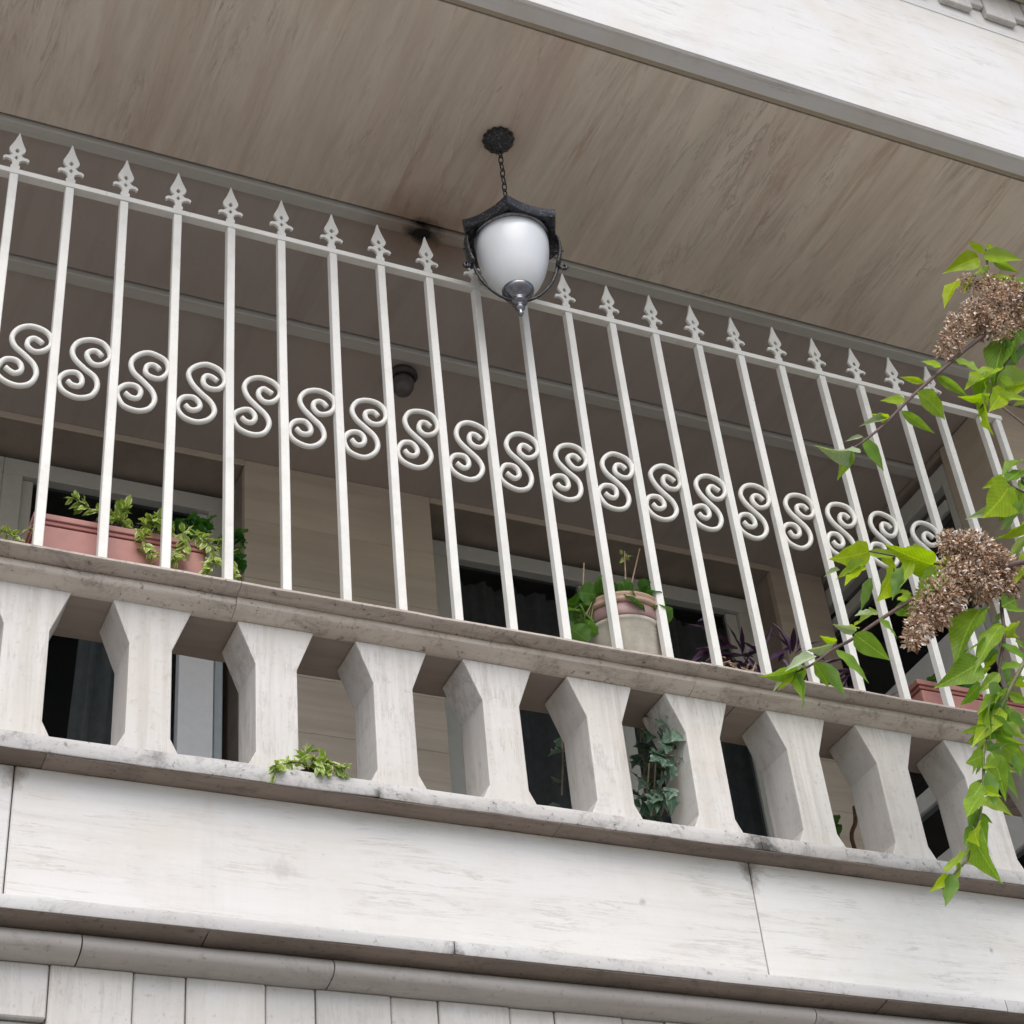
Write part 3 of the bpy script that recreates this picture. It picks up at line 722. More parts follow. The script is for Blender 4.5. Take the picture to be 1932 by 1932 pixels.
for q, ang in enumerate((-22, 168)):
    a = rad(ang); ux, uy = math.cos(a), math.sin(a)
    P = lambda r, z: (LX+r*ux, LY+r*uy, z)
    side = (-uy, ux, 0)
    arm = MB()
    arm.tube(catmull([P(0.130, 1.272), P(0.136, 1.252), P(0.136, 1.222), P(0.132, 1.192), P(0.124, 1.162)], 5), 0.007, n=8, ry=0.022, up=side)
    arm.tube(catmull([P(0.126, 1.170), P(0.134, 1.154), P(0.146, 1.150), P(0.150, 1.160), P(0.143, 1.167)], 4), 0.0052, n=6)
    arm.tube(catmull([P(0.140, 1.226), P(0.130, 1.240), P(0.125, 1.258), P(0.131, 1.272), P(0.138, 1.265), P(0.135, 1.255)], 4), 0.0038, n=6)
    arm.tube(catmull([P(0.147, 1.225), P(0.132, 1.222), P(0.119, 1.219)], 4), 0.0034, n=6)
    arm.build('scroll_arm', M_lant, LAN, smooth=True)
    rod = MB()
    rod.tube(catmull([P(0.124, 1.167), P(0.117, 1.135), P(0.103, 1.100), P(0.082, 1.068), P(0.058, 1.044), P(0.036, 1.032), P(0.018, 1.027)], 5), 0.0046, n=6)
    for k in range(11):
        t = k/10; rod.lathe([(0.0005, -.005), (0.0058, 0), (0.0005, .005)], P(0.123-0.028*t, 1.158-0.074*t), 6)
    rod.build('beaded_rod', M_lant, LAN, smooth=True)

# second lamp under the inner ceiling
l2 = Vector((1.492, 0.905, ZC-0.010))
LA2 = thing('ceiling_lamp', 'small dark ceiling lamp under the inner ceiling behind the fence', 'lamp', tuple(l2))
c2 = (l2.x, l2.y, 0)
MB().lathe([(0.004, ZC+.004), (0.046, ZC+.004), (0.053, ZC-0.006), (0.055, ZC-0.016), (0.049, ZC-0.024), (0.040, ZC-0.028), (0.036, ZC-0.025), (0.004, ZC-0.025)], c2, 32).build('lamp_base', M_lampb, LA2, smooth=True)
MB().lathe([(0.037, ZC-0.026), (0.041, ZC-0.045), (0.038, ZC-0.068), (0.028, ZC-0.087), (0.013, ZC-0.098), (0.002, ZC-0.100)], c2, 32).build('lamp_bowl', M_dkglass, LA2, smooth=True)

# ------------------------------------------------------------------ leaves and plants
def leaf_mesh(name, outline, fold=0.18, droop=0.12, wave=0.03):
    """outline: list of (t along 0..1, half width); unit length along +X, normal +Z"""
    vs = []; fs = []
    C = (-1.0, -0.66, -0.33, 0.0, 0.33, 0.66, 1.0)
    ph = random.uniform(0, 6); bend = random.uniform(-.10, .10)
    fine = []
    for (t0, w0), (t1, w1) in zip(outline[:-1], outline[1:]):
        fine += [(t0, w0), ((t0+t1)/2, (w0+w1)/2*1.015)]
    fine.append(outline[-1])
    for (t, w) in fine:
        for c in C:
            z = -droop*t*t + fold*w*abs(c)**1.25 + wave*abs(c)*w*4*math.sin(t*17+ph+(1.3 if c > 0 else 0))
            vs.append((t, w*c+bend*t*t, z))
    wm = max(w for _, w in outline); k7 = len(C)
    for i in range(len(fine)-1):
        for k in range(k7-1):
            a = i*k7+k
            fs.append((a, a+k7, a+k7+1, a+1))
    me = bpy.data.meshes.new(name); me.from_pydata(vs, [], fs)
    uvl = me.uv_layers.new(name='UVMap')
    for li, l in enumerate(me.loops):
        i = l.vertex_index; t, w = fine[i//k7]
        uvl.data[li].uv = (0.5+0.5*C[i % k7]*w/wm, t)
    for p in me.polygons: p.use_smooth = True
    return me
OV = [(0.0, 0.004), (0.06, 0.075), (0.16, 0.160), (0.30, 0.205), (0.45, 0.198), (0.62, 0.150), (0.78, 0.085), (0.90, 0.034), (1.0, 0.002)]
OVW = [(0.0, 0.004), (0.05, 0.11), (0.15, 0.225), (0.30, 0.275), (0.45, 0.255), (0.62, 0.185), (0.78, 0.10), (0.90, 0.04), (1.0, 0.002)]
LAN_ = [(0.0, 0.02), (0.15, 0.07), (0.35, 0.105), (0.55, 0.10), (0.75, 0.065), (0.9, 0.03), (1.0, 0.003)]
RND = [(0.0, 0.06), (0.08, 0.26), (0.22, 0.42), (0.42, 0.50), (0.62, 0.47), (0.80, 0.36), (0.93, 0.18), (1.0, 0.03)]
FAT = [(0.0, 0.03), (0.2, 0.16), (0.45, 0.25), (0.68, 0.24), (0.86, 0.13), (1.0, 0.02)]
LOB = [(0.0, 0.10), (0.08, 0.36), (0.18, 0.46), (0.30, 0.30), (0.42, 0.34), (0.52, 0.42), (0.64, 0.24), (0.80, 0.13), (1.0, 0.01)]
def bank(name, outs, mats, folds=(0.15, 0.35), droops=(0.05, 0.3)):
    out = []
    for o in outs:
        for f in folds:
            for d in droops:
                for m in mats:
                    me = leaf_mesh(name, o, f, d); me.materials.append(m); out.append(me)
    return out
B_tree = bank('leaf', [OV, OVW], [ML_tree])
B_tree_y = bank('leaf', [OV, OVW], [ML_tree_y])
B_tree_p = bank('leaf', [OV], [ML_tree_p], folds=(0.5, 0.9))
B_var = bank('leaf', [FAT], [ML_var])
B_dark = bank('leaf', [RND], [ML_dark])
B_ger = bank('leaf', [RND], [ML_ger], folds=(0.1, 0.3))
B_pur = bank('leaf', [LAN_], [ML_purple], folds=(0.5, 0.9), droops=(0.0, 0.35))
B_ivy = bank('leaf', [LOB], [ML_ivy], folds=(0.05, 0.25))
def put_leaf(parent, bnk, base, tip, normal=None, wscale=1.0, name='leaf'):
    base = Vector(base); tip = Vector(tip)
    d = tip-base; L = d.length
    if L < 1e-5: return
    xx = d.normalized()
    nn = Vector(normal) if normal is not None else Vector((random.uniform(-1, 1), random.uniform(-1, 0.3), random.uniform(0, 1)))
    nn = nn - xx*nn.dot(xx)
    if nn.length < 1e-4: nn = Vector((0, 0, 1)) - xx*xx.z
    nn.normalize(); yy = nn.cross(xx)
    M = Matrix((xx*L, yy*L*wscale, nn*L)).transposed().to_4x4(); M.translation = base
    return link(name, random.choice(bnk), parent, None, M)
def rv(s=1.0): return Vector((random.uniform(-s, s), random.uniform(-s, s), random.uniform(-s, s)))

# --- planters and pots standing on the cap behind the fence
ZCT = -0.0425
def planter(name, label, x0, x1, y0, y1, h, group=None):
    t = thing(name, label, 'planter', ((x0+x1)/2, (y0+y1)/2, ZCT), group)
    m = MB(); tp = 0.012
    def ring(i, z): return [(x0+i, y0+i*.6, z), (x1-i, y0+i*.6, z), (x1-i, y1-i*.6, z), (x0+i, y1-i*.6, z)]
    m.quad_loft([ring(tp, ZCT+.001), ring(0.004, ZCT+h-0.030)])
    m.build('box', M_terra, t, bevel=0.006, seg=2)
    MB().quad_loft([ring(0.0, ZCT+h-0.029), ring(-0.002, ZCT+h-0.022), ring(0.003, ZCT+h-0.021), ring(0.002, ZCT+h-0.017)]).build('groove_band', M_terra_dk, t, bevel=0.001)
    MB().quad_loft([ring(-0.006, ZCT+h-0.0165), ring(-0.008, ZCT+h-0.002), ring(-0.004, ZCT+h), ring(0.012, ZCT+h), ring(0.013, ZCT+h-.012)]).build('rim', M_terra, t, bevel=0.0015)
    MB().box(x0+.014, x1-.014, y0+.012, y1-.012, ZCT+h-.011, ZCT+h-.006).build('soil', M_soil, t)
    return t
PL1 = planter('flower_planter', 'pink plastic planter of trailing variegated succulents at the left of the fence', 0.150, 0.565, 0.055, 0.195, 0.185, 'pink planters on the balustrade cap')
def trailing(parent, path, bnk, n_leaf, size, stem_mat, rstem=0.0022, spread=0.9, name='stem'):
    n_leaf = int(n_leaf*1.5)
    pts = catmull(path, 6)
    MB().tube(pts, rstem, n=5, taper=(1.2, 0.6)).build(name, stem_mat, parent)
    for k in range(n_leaf):
        u = (k+random.random()*.6)/n_leaf
        i = min(len(pts)-2, int(u*(len(pts)-1)))
        p = pts[i]; tg = (pts[i+1]-pts[i]).normalized()
        d = (tg*0.5 + rv(spread)).normalized()
        put_leaf(parent, bnk, p, p+d*size*random.uniform(.7, 1.25), normal=Vector((0, -0.5, 0.8))+rv(.6))
def PY(px, py, Y): return tuple(atY(px, py, Y))
Yp = 0.10
trailing(PL1, [PY(235, 985, .11), PY(205, 968, .11), PY(170, 962, .10), PY(148, 945, .10), PY(135, 935, .10)], B_var, 26, 0.030, M_stemg)
trailing(PL1, [PY(250, 1000, .11), PY(225, 985, .08), PY(232, 965, .07), PY(240, 955, .06)], B_var, 22, 0.030, M_stemg)
trailing(PL1, [PY(300, 1020, .10), PY(285, 985, .06), PY(270, 1000, .04), PY(275, 1030, .035), PY(290, 1050, .035)], B_var, 34, 0.028, M_stemg)
trailing(PL1, [PY(330, 1010, .10), PY(310, 990, .05), PY(295, 975, .04), PY(300, 990, .03)], B_var, 24, 0.030, M_stemg)
trailing(PL1, [PY(350, 1020, .10), PY(345, 1005, .05), PY(350, 1030, .035), PY(332, 1045, .03), PY(330, 1060, .03)], B_var, 26, 0.030, M_stemg)
trailing(PL1, [PY(380, 1030, .10), PY(372, 1010, .05), PY(398, 1030, .035), PY(405, 1060, .03), PY(385, 1080, .03)], B_var, 36, 0.028, M_stemg)
trailing(PL1, [PY(405, 1040, .10), PY(420, 1020, .06), PY(432, 1045, .05), PY(437, 1075, .03), PY(440, 1090, .02)], B_var, 24, 0.026, M_stemg)
trailing(PL1, [PY(390, 1030, .12), PY(450, 1005, .10), PY(452, 1040, .10), PY(448, 1065, .10)], B_dark, 16, 0.030, M_stemg)
for k in range(46):
    bx, by = random.uniform(335, 395), random.uniform(975, 1010)
    b = atY(bx, by+12, 0.12); put_leaf(PL1, B_dark, b, b+Vector((random.uniform(-.02, .02), random.uniform(-.03, .01), random.uniform(.0, .035))), normal=Vector((0, -.4, 1))+rv(.5), wscale=.9)
# left neighbour: another planter mostly out of the picture
PL0 = planter('flower_planter', 'pink planter of small green plants at the far left edge', -0.42, 0.02, 0.055, 0.195, 0.12, 'pink planters on the balustrade cap')
for k in range(60):
    u = random.random(); b = Vector((-0.38+0.40*u, 0.11+random.uniform(-.04, .04), ZCT+0.115))
    put_leaf(PL0, B_var, b, b+Vector((random.uniform(-.03, .04), random.uniform(-.05, .02), random.uniform(-.005, .05))), normal=Vector((0, -.4, 1))+rv(.6))
trailing(PL0, [PY(2, 1000, .10), PY(20, 1008, .06), PY(40, 1018, .05)], B_var, 14, 0.024, M_stemg)
trailing(PL0, [PY(15, 1025, .10), PY(45, 1005, .07), PY(62, 990, .06)], B_var, 5, 0.02, M_drystem)

# ribbed clay pot with geranium
pc = (1.735, 0.105); ph = 0.235; PK = 1.14
POT = thing('flower_pot', 'round ribbed grey clay pot with brown rim and green geranium', 'flower pot', (pc[0], pc[1], ZCT))
prof = [(0.004, 0.001), (0.078, 0.001)]
zz = 0.005
while zz < ph-0.075:
    r = 0.078+0.020*zz/ph
    prof += [(r-.0035, zz), (r+.0025, zz+0.006)]; zz += 0.012
prof += [(0.096, ph-0.070)]
MB().lathe(prof, (pc[0], pc[1], ZCT), 48, k=PK).build('pot', M_potgrey, POT, smooth=True)
MB().lathe([(0.0955, ph-0.0695), (0.0985, ph-0.064), (0.0985, ph-0.033), (0.0965, ph-0.031)], (pc[0], pc[1], ZCT), 48, k=PK).build('colour_band', M_band, POT, smooth=True)
MB().lathe([(0.0975, ph-0.0305), (0.1045, ph-0.026), (0.1055, ph-0.016), (0.1005, ph-0.013), (0.1055, ph-0.008), (0.1045, ph), (0.095, ph), (0.093, ph-.02), (0.002, ph-.02)], (pc[0], pc[1], ZCT), 48, k=PK).build('rim', M_clay, POT, smooth=True)
MB().lathe([(0.002, ph-.019), (0.0925, ph-.019), (0.09, ph-.014), (0.002, ph-.008)], (pc[0], pc[1], ZCT), 24, k=PK).build('soil', M_soil, POT)
for (px, py, sz) in [(1085, 1140, .05), (1110, 1120, .045), (1125, 1135, .05), (1145, 1130, .045), (1100, 1160, .045), (1120, 1150, .05), (1088, 1182, .05), (1105, 1185, .05), (1075, 1165, .04), (1140, 1155, .045), (1175, 1135, .05),
                     (1190, 1120, .045), (1205, 1140, .05), (1222, 1128, .05), (1230, 1145, .045), (1245, 1160, .045), (1185, 1150, .055), (1165, 1120, .04), (1215, 1110, .04), (1135, 1108, .04), (1095, 1198, .045), (1240, 1135, .035), (1200, 1160, .05), (1120, 1170, .045), (1222, 1158, .045), (1160, 1145, .04), (1078, 1150, .05), (1095, 1130, .045), (1150, 1115, .04), (1195, 1138, .05), (1212, 1125, .045), (1235, 1118, .035), (1130, 1160, .05), (1082, 1172, .045), (1110, 1142, .05), (1180, 1110, .035)]:
    Y = random.uniform(0.0, 0.12); p = atY(px, py, Y)
    d = Vector((p.x-pc[0], p.y-pc[1]-.05, 0.0)); d = (d.normalized()*0.7+rv(.5)); d.z = random.uniform(-.6, .25); d.normalize()
    put_leaf(POT, B_ger, p-d*sz*.6, p+d*sz*.75, normal=(CAM-p).normalized()*random.choice((1, -1, -1))+rv(.45), wscale=1.05)
    MB().tube(catmull([(pc[0]+random.uniform(-.05, .05), pc[1]+random.uniform(-.03, .03), ZCT+ph-.02), ((p.x+pc[0])/2, (p.y+pc[1])/2, max(p.z, ZCT+ph+.02)), tuple(p-d*sz*.5)], 4), 0.0018, n=5).build('stem', M_stemg, POT)
for path in ([PY(1100, 1160, .1), PY(1100, 1110, .1), PY(1102, 1062, .1)], [PY(1178, 1150, .1), PY(1180, 1090, .1), PY(1178, 1040, .1)], [PY(1182, 1150, .1), PY(1192, 1100, .1), PY(1207, 1035, .1)]):
    MB().tube(catmull(path, 5), 0.0024, n=5, taper=(1.1, .7)).build('dry_stem', M_drystem, POT)
for q in range(7):
    p = atY(1178+random.uniform(-8, 8), 1045+random.uniform(-8, 8), .1); put_leaf(POT, B_var, p, p+rv(.018), name='dry_bud')

# purple trailing plant
PP = thing('purple_plant_pot', 'low pot of dark purple pointed leaves right of the ribbed pot', 'potted plant', (2.16, 0.12, ZCT))
MB().lathe([(0.004, 0.001), (0.075, 0.001), (0.088, 0.06), (0.093, 0.062), (0.093, 0.075), (0.085, 0.075), (0.083, 0.064), (0.002, 0.062)], (2.16, 0.12, ZCT), 32).build('pot', M_terra_dk, PP, smooth=True)
MB().lathe([(0.004, 0.001), (0.070, 0.001), (0.080, 0.06), (0.086, 0.062), (0.086, 0.072), (0.078, 0.072), (0.076, 0.064), (0.002, 0.062)], (2.36, 0.12, ZCT), 32).build('pot', M_terra_dk, PP, smooth=True)
for (bx, by, tx, ty) in [(1380, 1225, 1320, 1150), (1345, 1170, 1330, 1158), (1390, 1225, 1308, 1212), (1400, 1230, 1370, 1175), (1400, 1235, 1395, 1180), (1410, 1232, 1440, 1195), (1405, 1240, 1460, 1222), (1390, 1240, 1330, 1240), (1420, 1240, 1345, 1222),
                         (1440, 1240, 1400, 1210), (1445, 1235, 1430, 1200), (1480, 1230, 1440, 1250), (1490, 1235, 1475, 1165), (1495, 1230, 1500, 1178), (1505, 1225, 1520, 1172), (1500, 1235, 1540, 1195), (1490, 1225, 1455, 1190), (1470, 1240, 1500, 1262), (1510, 1245, 1560, 1225), (1520, 1250, 1580, 1260), (1360, 1240, 1340, 1262), (1375, 1250, 1420, 1262), (1450, 1255, 1400, 1268),
                         (1540, 1260, 1600, 1240), (1560, 1270, 1640, 1270), (1470, 1250, 1490, 1205), (1350, 1235, 1318, 1225), (1430, 1228, 1455, 1180)]:
    Y = random.uniform(0.02, 0.10); b = atY(bx, by, .10); t_ = atY(tx, ty, Y)
    put_leaf(PP, B_pur, b, t_, normal=Vector((random.uniform(-.6, .6), -.6, .7)))
for k in range(64):
    b = Vector((random.uniform(2.02, 2.50), 0.12+random.uniform(-.05, .04), ZCT+.065)); put_leaf(PP, B_pur, b, b+Vector((random.uniform(-.08, .08), random.uniform(-.07, .04), random.uniform(.02, .10))))
for k in range(10):
    b = atY(random.uniform(1350, 1440), random.uniform(1240, 1262), .03); MB().tube([b, b+rv(.03), b+rv(.05)], 0.0022, n=5).build('dry_stem', M_drystem, PP)

PL2 = planter('flower_planter', 'pink plastic planter at the right end of the cap behind branches', 2.66, 3.06, 0.055, 0.195, 0.165, 'pink planters on the balustrade cap')
for k in range(40):
    b = Vector((random.uniform(2.70, 3.02), 0.12+random.uniform(-.04, .04), ZCT+0.165)); put_leaf(PL2, B_ger, b, b+Vector((random.uniform(-.04, .04), random.uniform(-.05, .03), random.uniform(.01, .06))), normal=Vector((0, -.4, 1))+rv(.5))

# ivy seen through the sixth gap
IV = thing('ivy_pot', 'blue green ivy spilling from a pale pot behind the balusters', 'potted plant', (1.90, 0.33, -0.62))
MB().lathe([(0.004, 0.0), (0.085, 0.0), (0.105, 0.16), (0.112, 0.162), (0.112, 0.185), (0.100, 0.185), (0.098, 0.165), (0.002, 0.16)], (1.90, 0.33, -0.6195), 32).build('pot', M_potwhite, IV, smooth=True)
def ivy(path, n, sz):
    pts = catmull(path, 6); MB().tube(pts, 0.0025, n=5).build('stem', M_drystem, IV)
    for k in range(n):
        i = min(len(pts)-2, int((k+random.random())/n*(len(pts)-1))); p = pts[i]+rv(.02)
        d = Vector((random.uniform(-.7, .7), random.uniform(-.5, .1), random.uniform(-1, .25))).normalized()
        put_leaf(IV, B_ivy, p, p+d*sz*random.uniform(.7, 1.2), normal=Vector((random.uniform(-.4, .4), -.8, .6))+rv(.3), wscale=random.uniform(.9, 1.1))
ivy([PY(1225, 1530, .30), PY(1235, 1480, .24), PY(1250, 1430, .18), PY(1252, 1385, .12), PY(1272, 1352, .09), PY(1290, 1385, .07)], 20, 0.055)
ivy([PY(1230, 1525, .30), PY(1242, 1470, .22), PY(1258, 1410, .13), PY(1292, 1372, .08), PY(1280, 1440, .07)], 24, 0.055)
ivy([PY(1235, 1390, .16), PY(1258, 1365, .11), PY(1276, 1385, .07), PY(1258, 1430, .07), PY(1240, 1420, .09)], 26, 0.055)
ivy([PY(1215, 1530, .31), PY(1215, 1450, .28), PY(1208, 1380, .24), PY(1212, 1325, .22)], 20, 0.042)
ivy([PY(1210, 1530, .26), PY(1225, 1500, .18), PY(1245, 1495, .12), PY(1266, 1508, .08)], 24, 0.052)
ivy([PY(1060, 1500, .30), PY(1062, 1430, .30), PY(1060, 1390, .30)], 5, 0.04)
for q in range(5):
    a = PY(1205+q*14, 1540, .22); b = PY(1225+q*12, 1440, .14); MB().tube([a, ((a[0]+b[0])/2+.01, .18, (a[2]+b[2])/2), b], 0.0022, n=5).build('stem', M_drystem, IV)

# small plant stem in the gap further right
SPL = thing('sprout_pot', 'dry brown stem with a few leaves behind the right balusters', 'potted plant', (2.62, 0.35, -0.62))
MB().lathe([(0.004, 0.0), (0.06, 0.0), (0.075, 0.12), (0.07, 0.12), (0.068, 0.105), (0.002, 0.10)], (2.62, 0.35, -0.6195), 28).build('pot', M_clay, SPL, smooth=True)
MB().tube(catmull([(2.62, .35, -.52), PY(1612, 1600, .33), PY(1614, 1550, .32), PY(1612, 1522, .32)], 5), 0.006, n=6).build('stem', M_cable, SPL)
for (bx, by, tx, ty) in [(1612, 1545, 1622, 1525), (1570, 1555, 1580, 1572), (1575, 1575, 1588, 1585), (1568, 1540, 1572, 1560)]:
    put_leaf(SPL, B_ger, atY(bx, by, .32), atY(tx, ty, .30))

# succulent lying over the sill
SU = thing('sill_succulent', 'small yellow green succulent trailing over the sill in the third gap', 'plant', (0.79, -0.02, -0.527))
MB().lathe([(0.002, 0), (0.030, 0.0), (0.036, 0.012), (0.034, 0.02), (0.002, 0.022)], (0.80, 0.0, -0.527), 20).build('root_clump', M_soil, SU, smooth=True)
def sx(px, py): return tuple(atY(px, py, -0.045))
for path, n in (([(0.80, 0, -.51), PY(570, 1440, -.03), PY(545, 1440, -.05), PY(522, 1445, -.056), PY(518, 1462, -.058)], 26),
                ([(0.80, 0, -.51), PY(590, 1430, -.04), PY(600, 1440, -.055), PY(610, 1455, -.058)], 24),
                ([(0.80, 0, -.51), PY(610, 1435, -.04), PY(630, 1445, -.055), PY(650, 1458, -.058)], 26),
                ([(0.80, 0, -.51), PY(575, 1432, -.02), PY(580, 1420, -.02), PY(600, 1416, -.02)], 10)):
    trailing(SU, path, B_var, n, 0.026, M_stemg, spread=0.8)
for (px, py) in [(540, 1448), (560, 1452), (520, 1440), (595, 1450), (625, 1458)]:
    b = atY(px, py, -.055); put_leaf(SU, B_var, b, b+Vector((random.uniform(-.02, .03), -.008, random.uniform(-.015, .01))), normal=(0, -1, .3), wscale=1.2)

# ------------------------------------------------------------------ shrub in front of the right end
TR = thing('flowering_shrub', 'tall shrub with bright green leaves and brown dry seed clusters at the right', 'shrub', (4.15, -0.75, ZG))
def limb(path, r, taper, name='branch', mat=M_stem, n=6):
    pts = catmull(path, 6)
    return MB().tube(pts, r, n=n, taper=taper).build(name, mat, TR, smooth=True), pts
limb([(4.15, -.75, ZG), (4.10, -.74, -3.0), (4.16, -.72, -1.6), (4.08, -.68, -0.4), (4.0, -.62, 0.5), (3.8, -.58, 1.1)], 0.045, (1.2, 0.5), 'trunk', M_bark, 10)
Q = lambda px, py, Y: tuple(atY(px, py, Y))
D1 = -0.52
limb([(3.8, -.58, 1.1), Q(1960, 560, -.55), Q(1900, 600, D1), Q(1840, 645, D1), Q(1803, 675, D1), Q(1726, 743, D1), Q(1670, 799, D1), Q(1630, 832, D1), Q(1609, 845, D1)], 0.0062, (1.5, 0.35))
limb([Q(1900, 600, D1), Q(1870, 540, D1), Q(1862, 490, D1), Q(1860, 470, D1)], 0.005, (1.2, .5))
limb([Q(1960, 620, -.55), Q(1900, 680, D1), Q(1873, 735, D1), Q(1850, 770, D1)], 0.005, (1.2, .5))
limb([Q(1873, 754, D1), Q(1900, 775, -.55), Q(1940, 806, -.6)], 0.0035, (1, 1))
D2 = -0.48
limb([(4.0, -.62, .5), Q(1960, 1055, -.55), Q(1905, 1095, D2), Q(1850, 1080, D2), Q(1800, 1085, D2), Q(1721, 1131, D2), Q(1658, 1171, D2), Q(1606, 1207, D2), Q(1572, 1225, D2), Q(1530, 1255, D2), Q(1500, 1268, D2)], 0.0058, (1.5, .45))
limb([Q(1850, 1080, D2), Q(1800, 1070, D2), Q(1720, 1055, D2), Q(1640, 1040, D2)], 0.004, (1.1, .5))
limb([Q(1905, 1095, D2), Q(1890, 1140, D2), Q(1895, 1200, D2), Q(1885, 1270, D2), Q(1905, 1320, D2)], 0.005, (1.2, .6))
D3 = -0.50
limb([Q(1932, 1250, -.55), Q(1890, 1330, D3), Q(1858, 1400, D3), Q(1856, 1460, D3), Q(1852, 1520, D3), Q(1840, 1570, D3), Q(1825, 1620, D3), Q(1800, 1650, D3), Q(1792, 1680, D3)], 0.0042, (1.3, .5), mat=M_stemg)
limb([(4.0, -.62, .5), Q(1990, 900, -.6), Q(1950, 930, -.55), Q(1915, 920, -.52), Q(1895, 905, -.52)], 0.005, (1.2, .5))
# leaves: base and tip in the picture, each leaf at its own depth
GR, YE, PA = B_tree, B_tree_y, B_tree_p
L1 = [  # upper branch
 (1629, 826, 1670, 888, GR), (1608, 842, 1563, 872, PA), (1608, 846, 1580, 904, GR), (1628, 824, 1594, 828, PA), (1672, 788, 1632, 797, PA), (1676, 790, 1652, 786, YE), (1701, 775, 1772, 826, GR), (1730, 740, 1808, 787, GR),
 (1767, 709, 1832, 747, GR), (1803, 677, 1855, 703, GR), (1776, 692, 1738, 678, YE), (1743, 722, 1698, 710, YE), (1708, 757, 1662, 748, YE),
 (1859, 477, 1824, 453, YE), (1855, 483, 1926, 482, YE), (1846, 487, 1796, 503, YE), (1850, 512, 1805, 527, YE), (1806, 529, 1777, 557, YE), (1873, 492, 1924, 511, GR), (1870, 520, 1927, 524, GR), (1862, 470, 1888, 458, YE), (1866, 500, 1850, 530, YE),
 (1906, 628, 1844, 704, GR), (1890, 640, 1925, 690, GR), (1895, 672, 1858, 668, GR), (1915, 690, 1880, 742, YE), (1925, 715, 1895, 752, YE), (1932, 640, 1900, 668, YE), (1880, 700, 1850, 722, YE), (1862, 742, 1845, 790, YE), (1895, 735, 1868, 772, YE), (1940, 755, 1905, 762, YE), (1885, 698, 1818, 730, YE), (1873, 730, 1810, 800, YE), (1869, 755, 1934, 738, YE), (1880, 728, 1938, 705, YE), (1890, 690, 1940, 655, GR), (1900, 665, 1945, 612, GR),
 (1860, 700, 1835, 755, GR), (1868, 745, 1820, 765, YE), (1910, 600, 1950, 560, YE), (1905, 640, 1870, 690, GR), (1925, 560, 1945, 520, YE), (1915, 530, 1950, 545, GR), (1885, 715, 1925, 725, YE), (1895, 650, 1950, 640, GR)]
L2 = [
 (1640, 1040, 1571, 1064, YE), (1632, 1060, 1574, 1092, YE), (1630, 1070, 1590, 1101, YE), (1585, 1075, 1553, 1086, PA), (1645, 1090, 1622, 1154, GR), (1686, 1080, 1658, 1135, YE), (1702, 1070, 1682, 1135, GR), (1690, 1050, 1618, 1031, YE), (1760, 1065, 1690, 1045, YE), (1760, 1062, 1828, 1078, YE), (1720, 1056, 1700, 1100, YE),
 (1690, 1120, 1712, 1108, YE), (1700, 1125, 1722, 1135, YE), (1752, 1070, 1735, 1115, GR), (1770, 1078, 1745, 1120, GR), (1700, 1050, 1745, 1032, YE), (1660, 1045, 1700, 1075, YE),
 (1659, 1171, 1705, 1194, GR), (1690, 1145, 1735, 1165, GR), (1612, 1196, 1684, 1252, GR), (1577, 1227, 1663, 1286, GR), (1550, 1250, 1594, 1318, GR), (1655, 1160, 1611, 1158, PA), (1618, 1178, 1655, 1150, YE), (1616, 1190, 1572, 1178, PA), (1606, 1185, 1622, 1172, YE), (1574, 1214, 1524, 1228, PA), (1578, 1210, 1545, 1203, YE),
 (1540, 1238, 1480, 1262, PA), (1520, 1258, 1432, 1313, PA), (1505, 1262, 1448, 1288, GR), (1500, 1270, 1540, 1337, GR), (1535, 1250, 1575, 1300, GR), (1515, 1262, 1500, 1300, GR), (1495, 1270, 1470, 1300, YE),
 (1850, 1150, 1790, 1215, GR), (1855, 1210, 1795, 1245, GR), (1848, 1250, 1790, 1290, GR), (1890, 1145, 1935, 1120, GR), (1893, 1190, 1945, 1180, YE), (1890, 1215, 1940, 1235, GR), (1888, 1260, 1935, 1245, GR), (1885, 1270, 1850, 1310, GR), (1880, 1230, 1855, 1265, YE), (1892, 1160, 1865, 1190, GR), (1900, 1290, 1945, 1275, GR), (1895, 1245, 1905, 1300, GR), (1870, 1180, 1925, 1205, YE)]
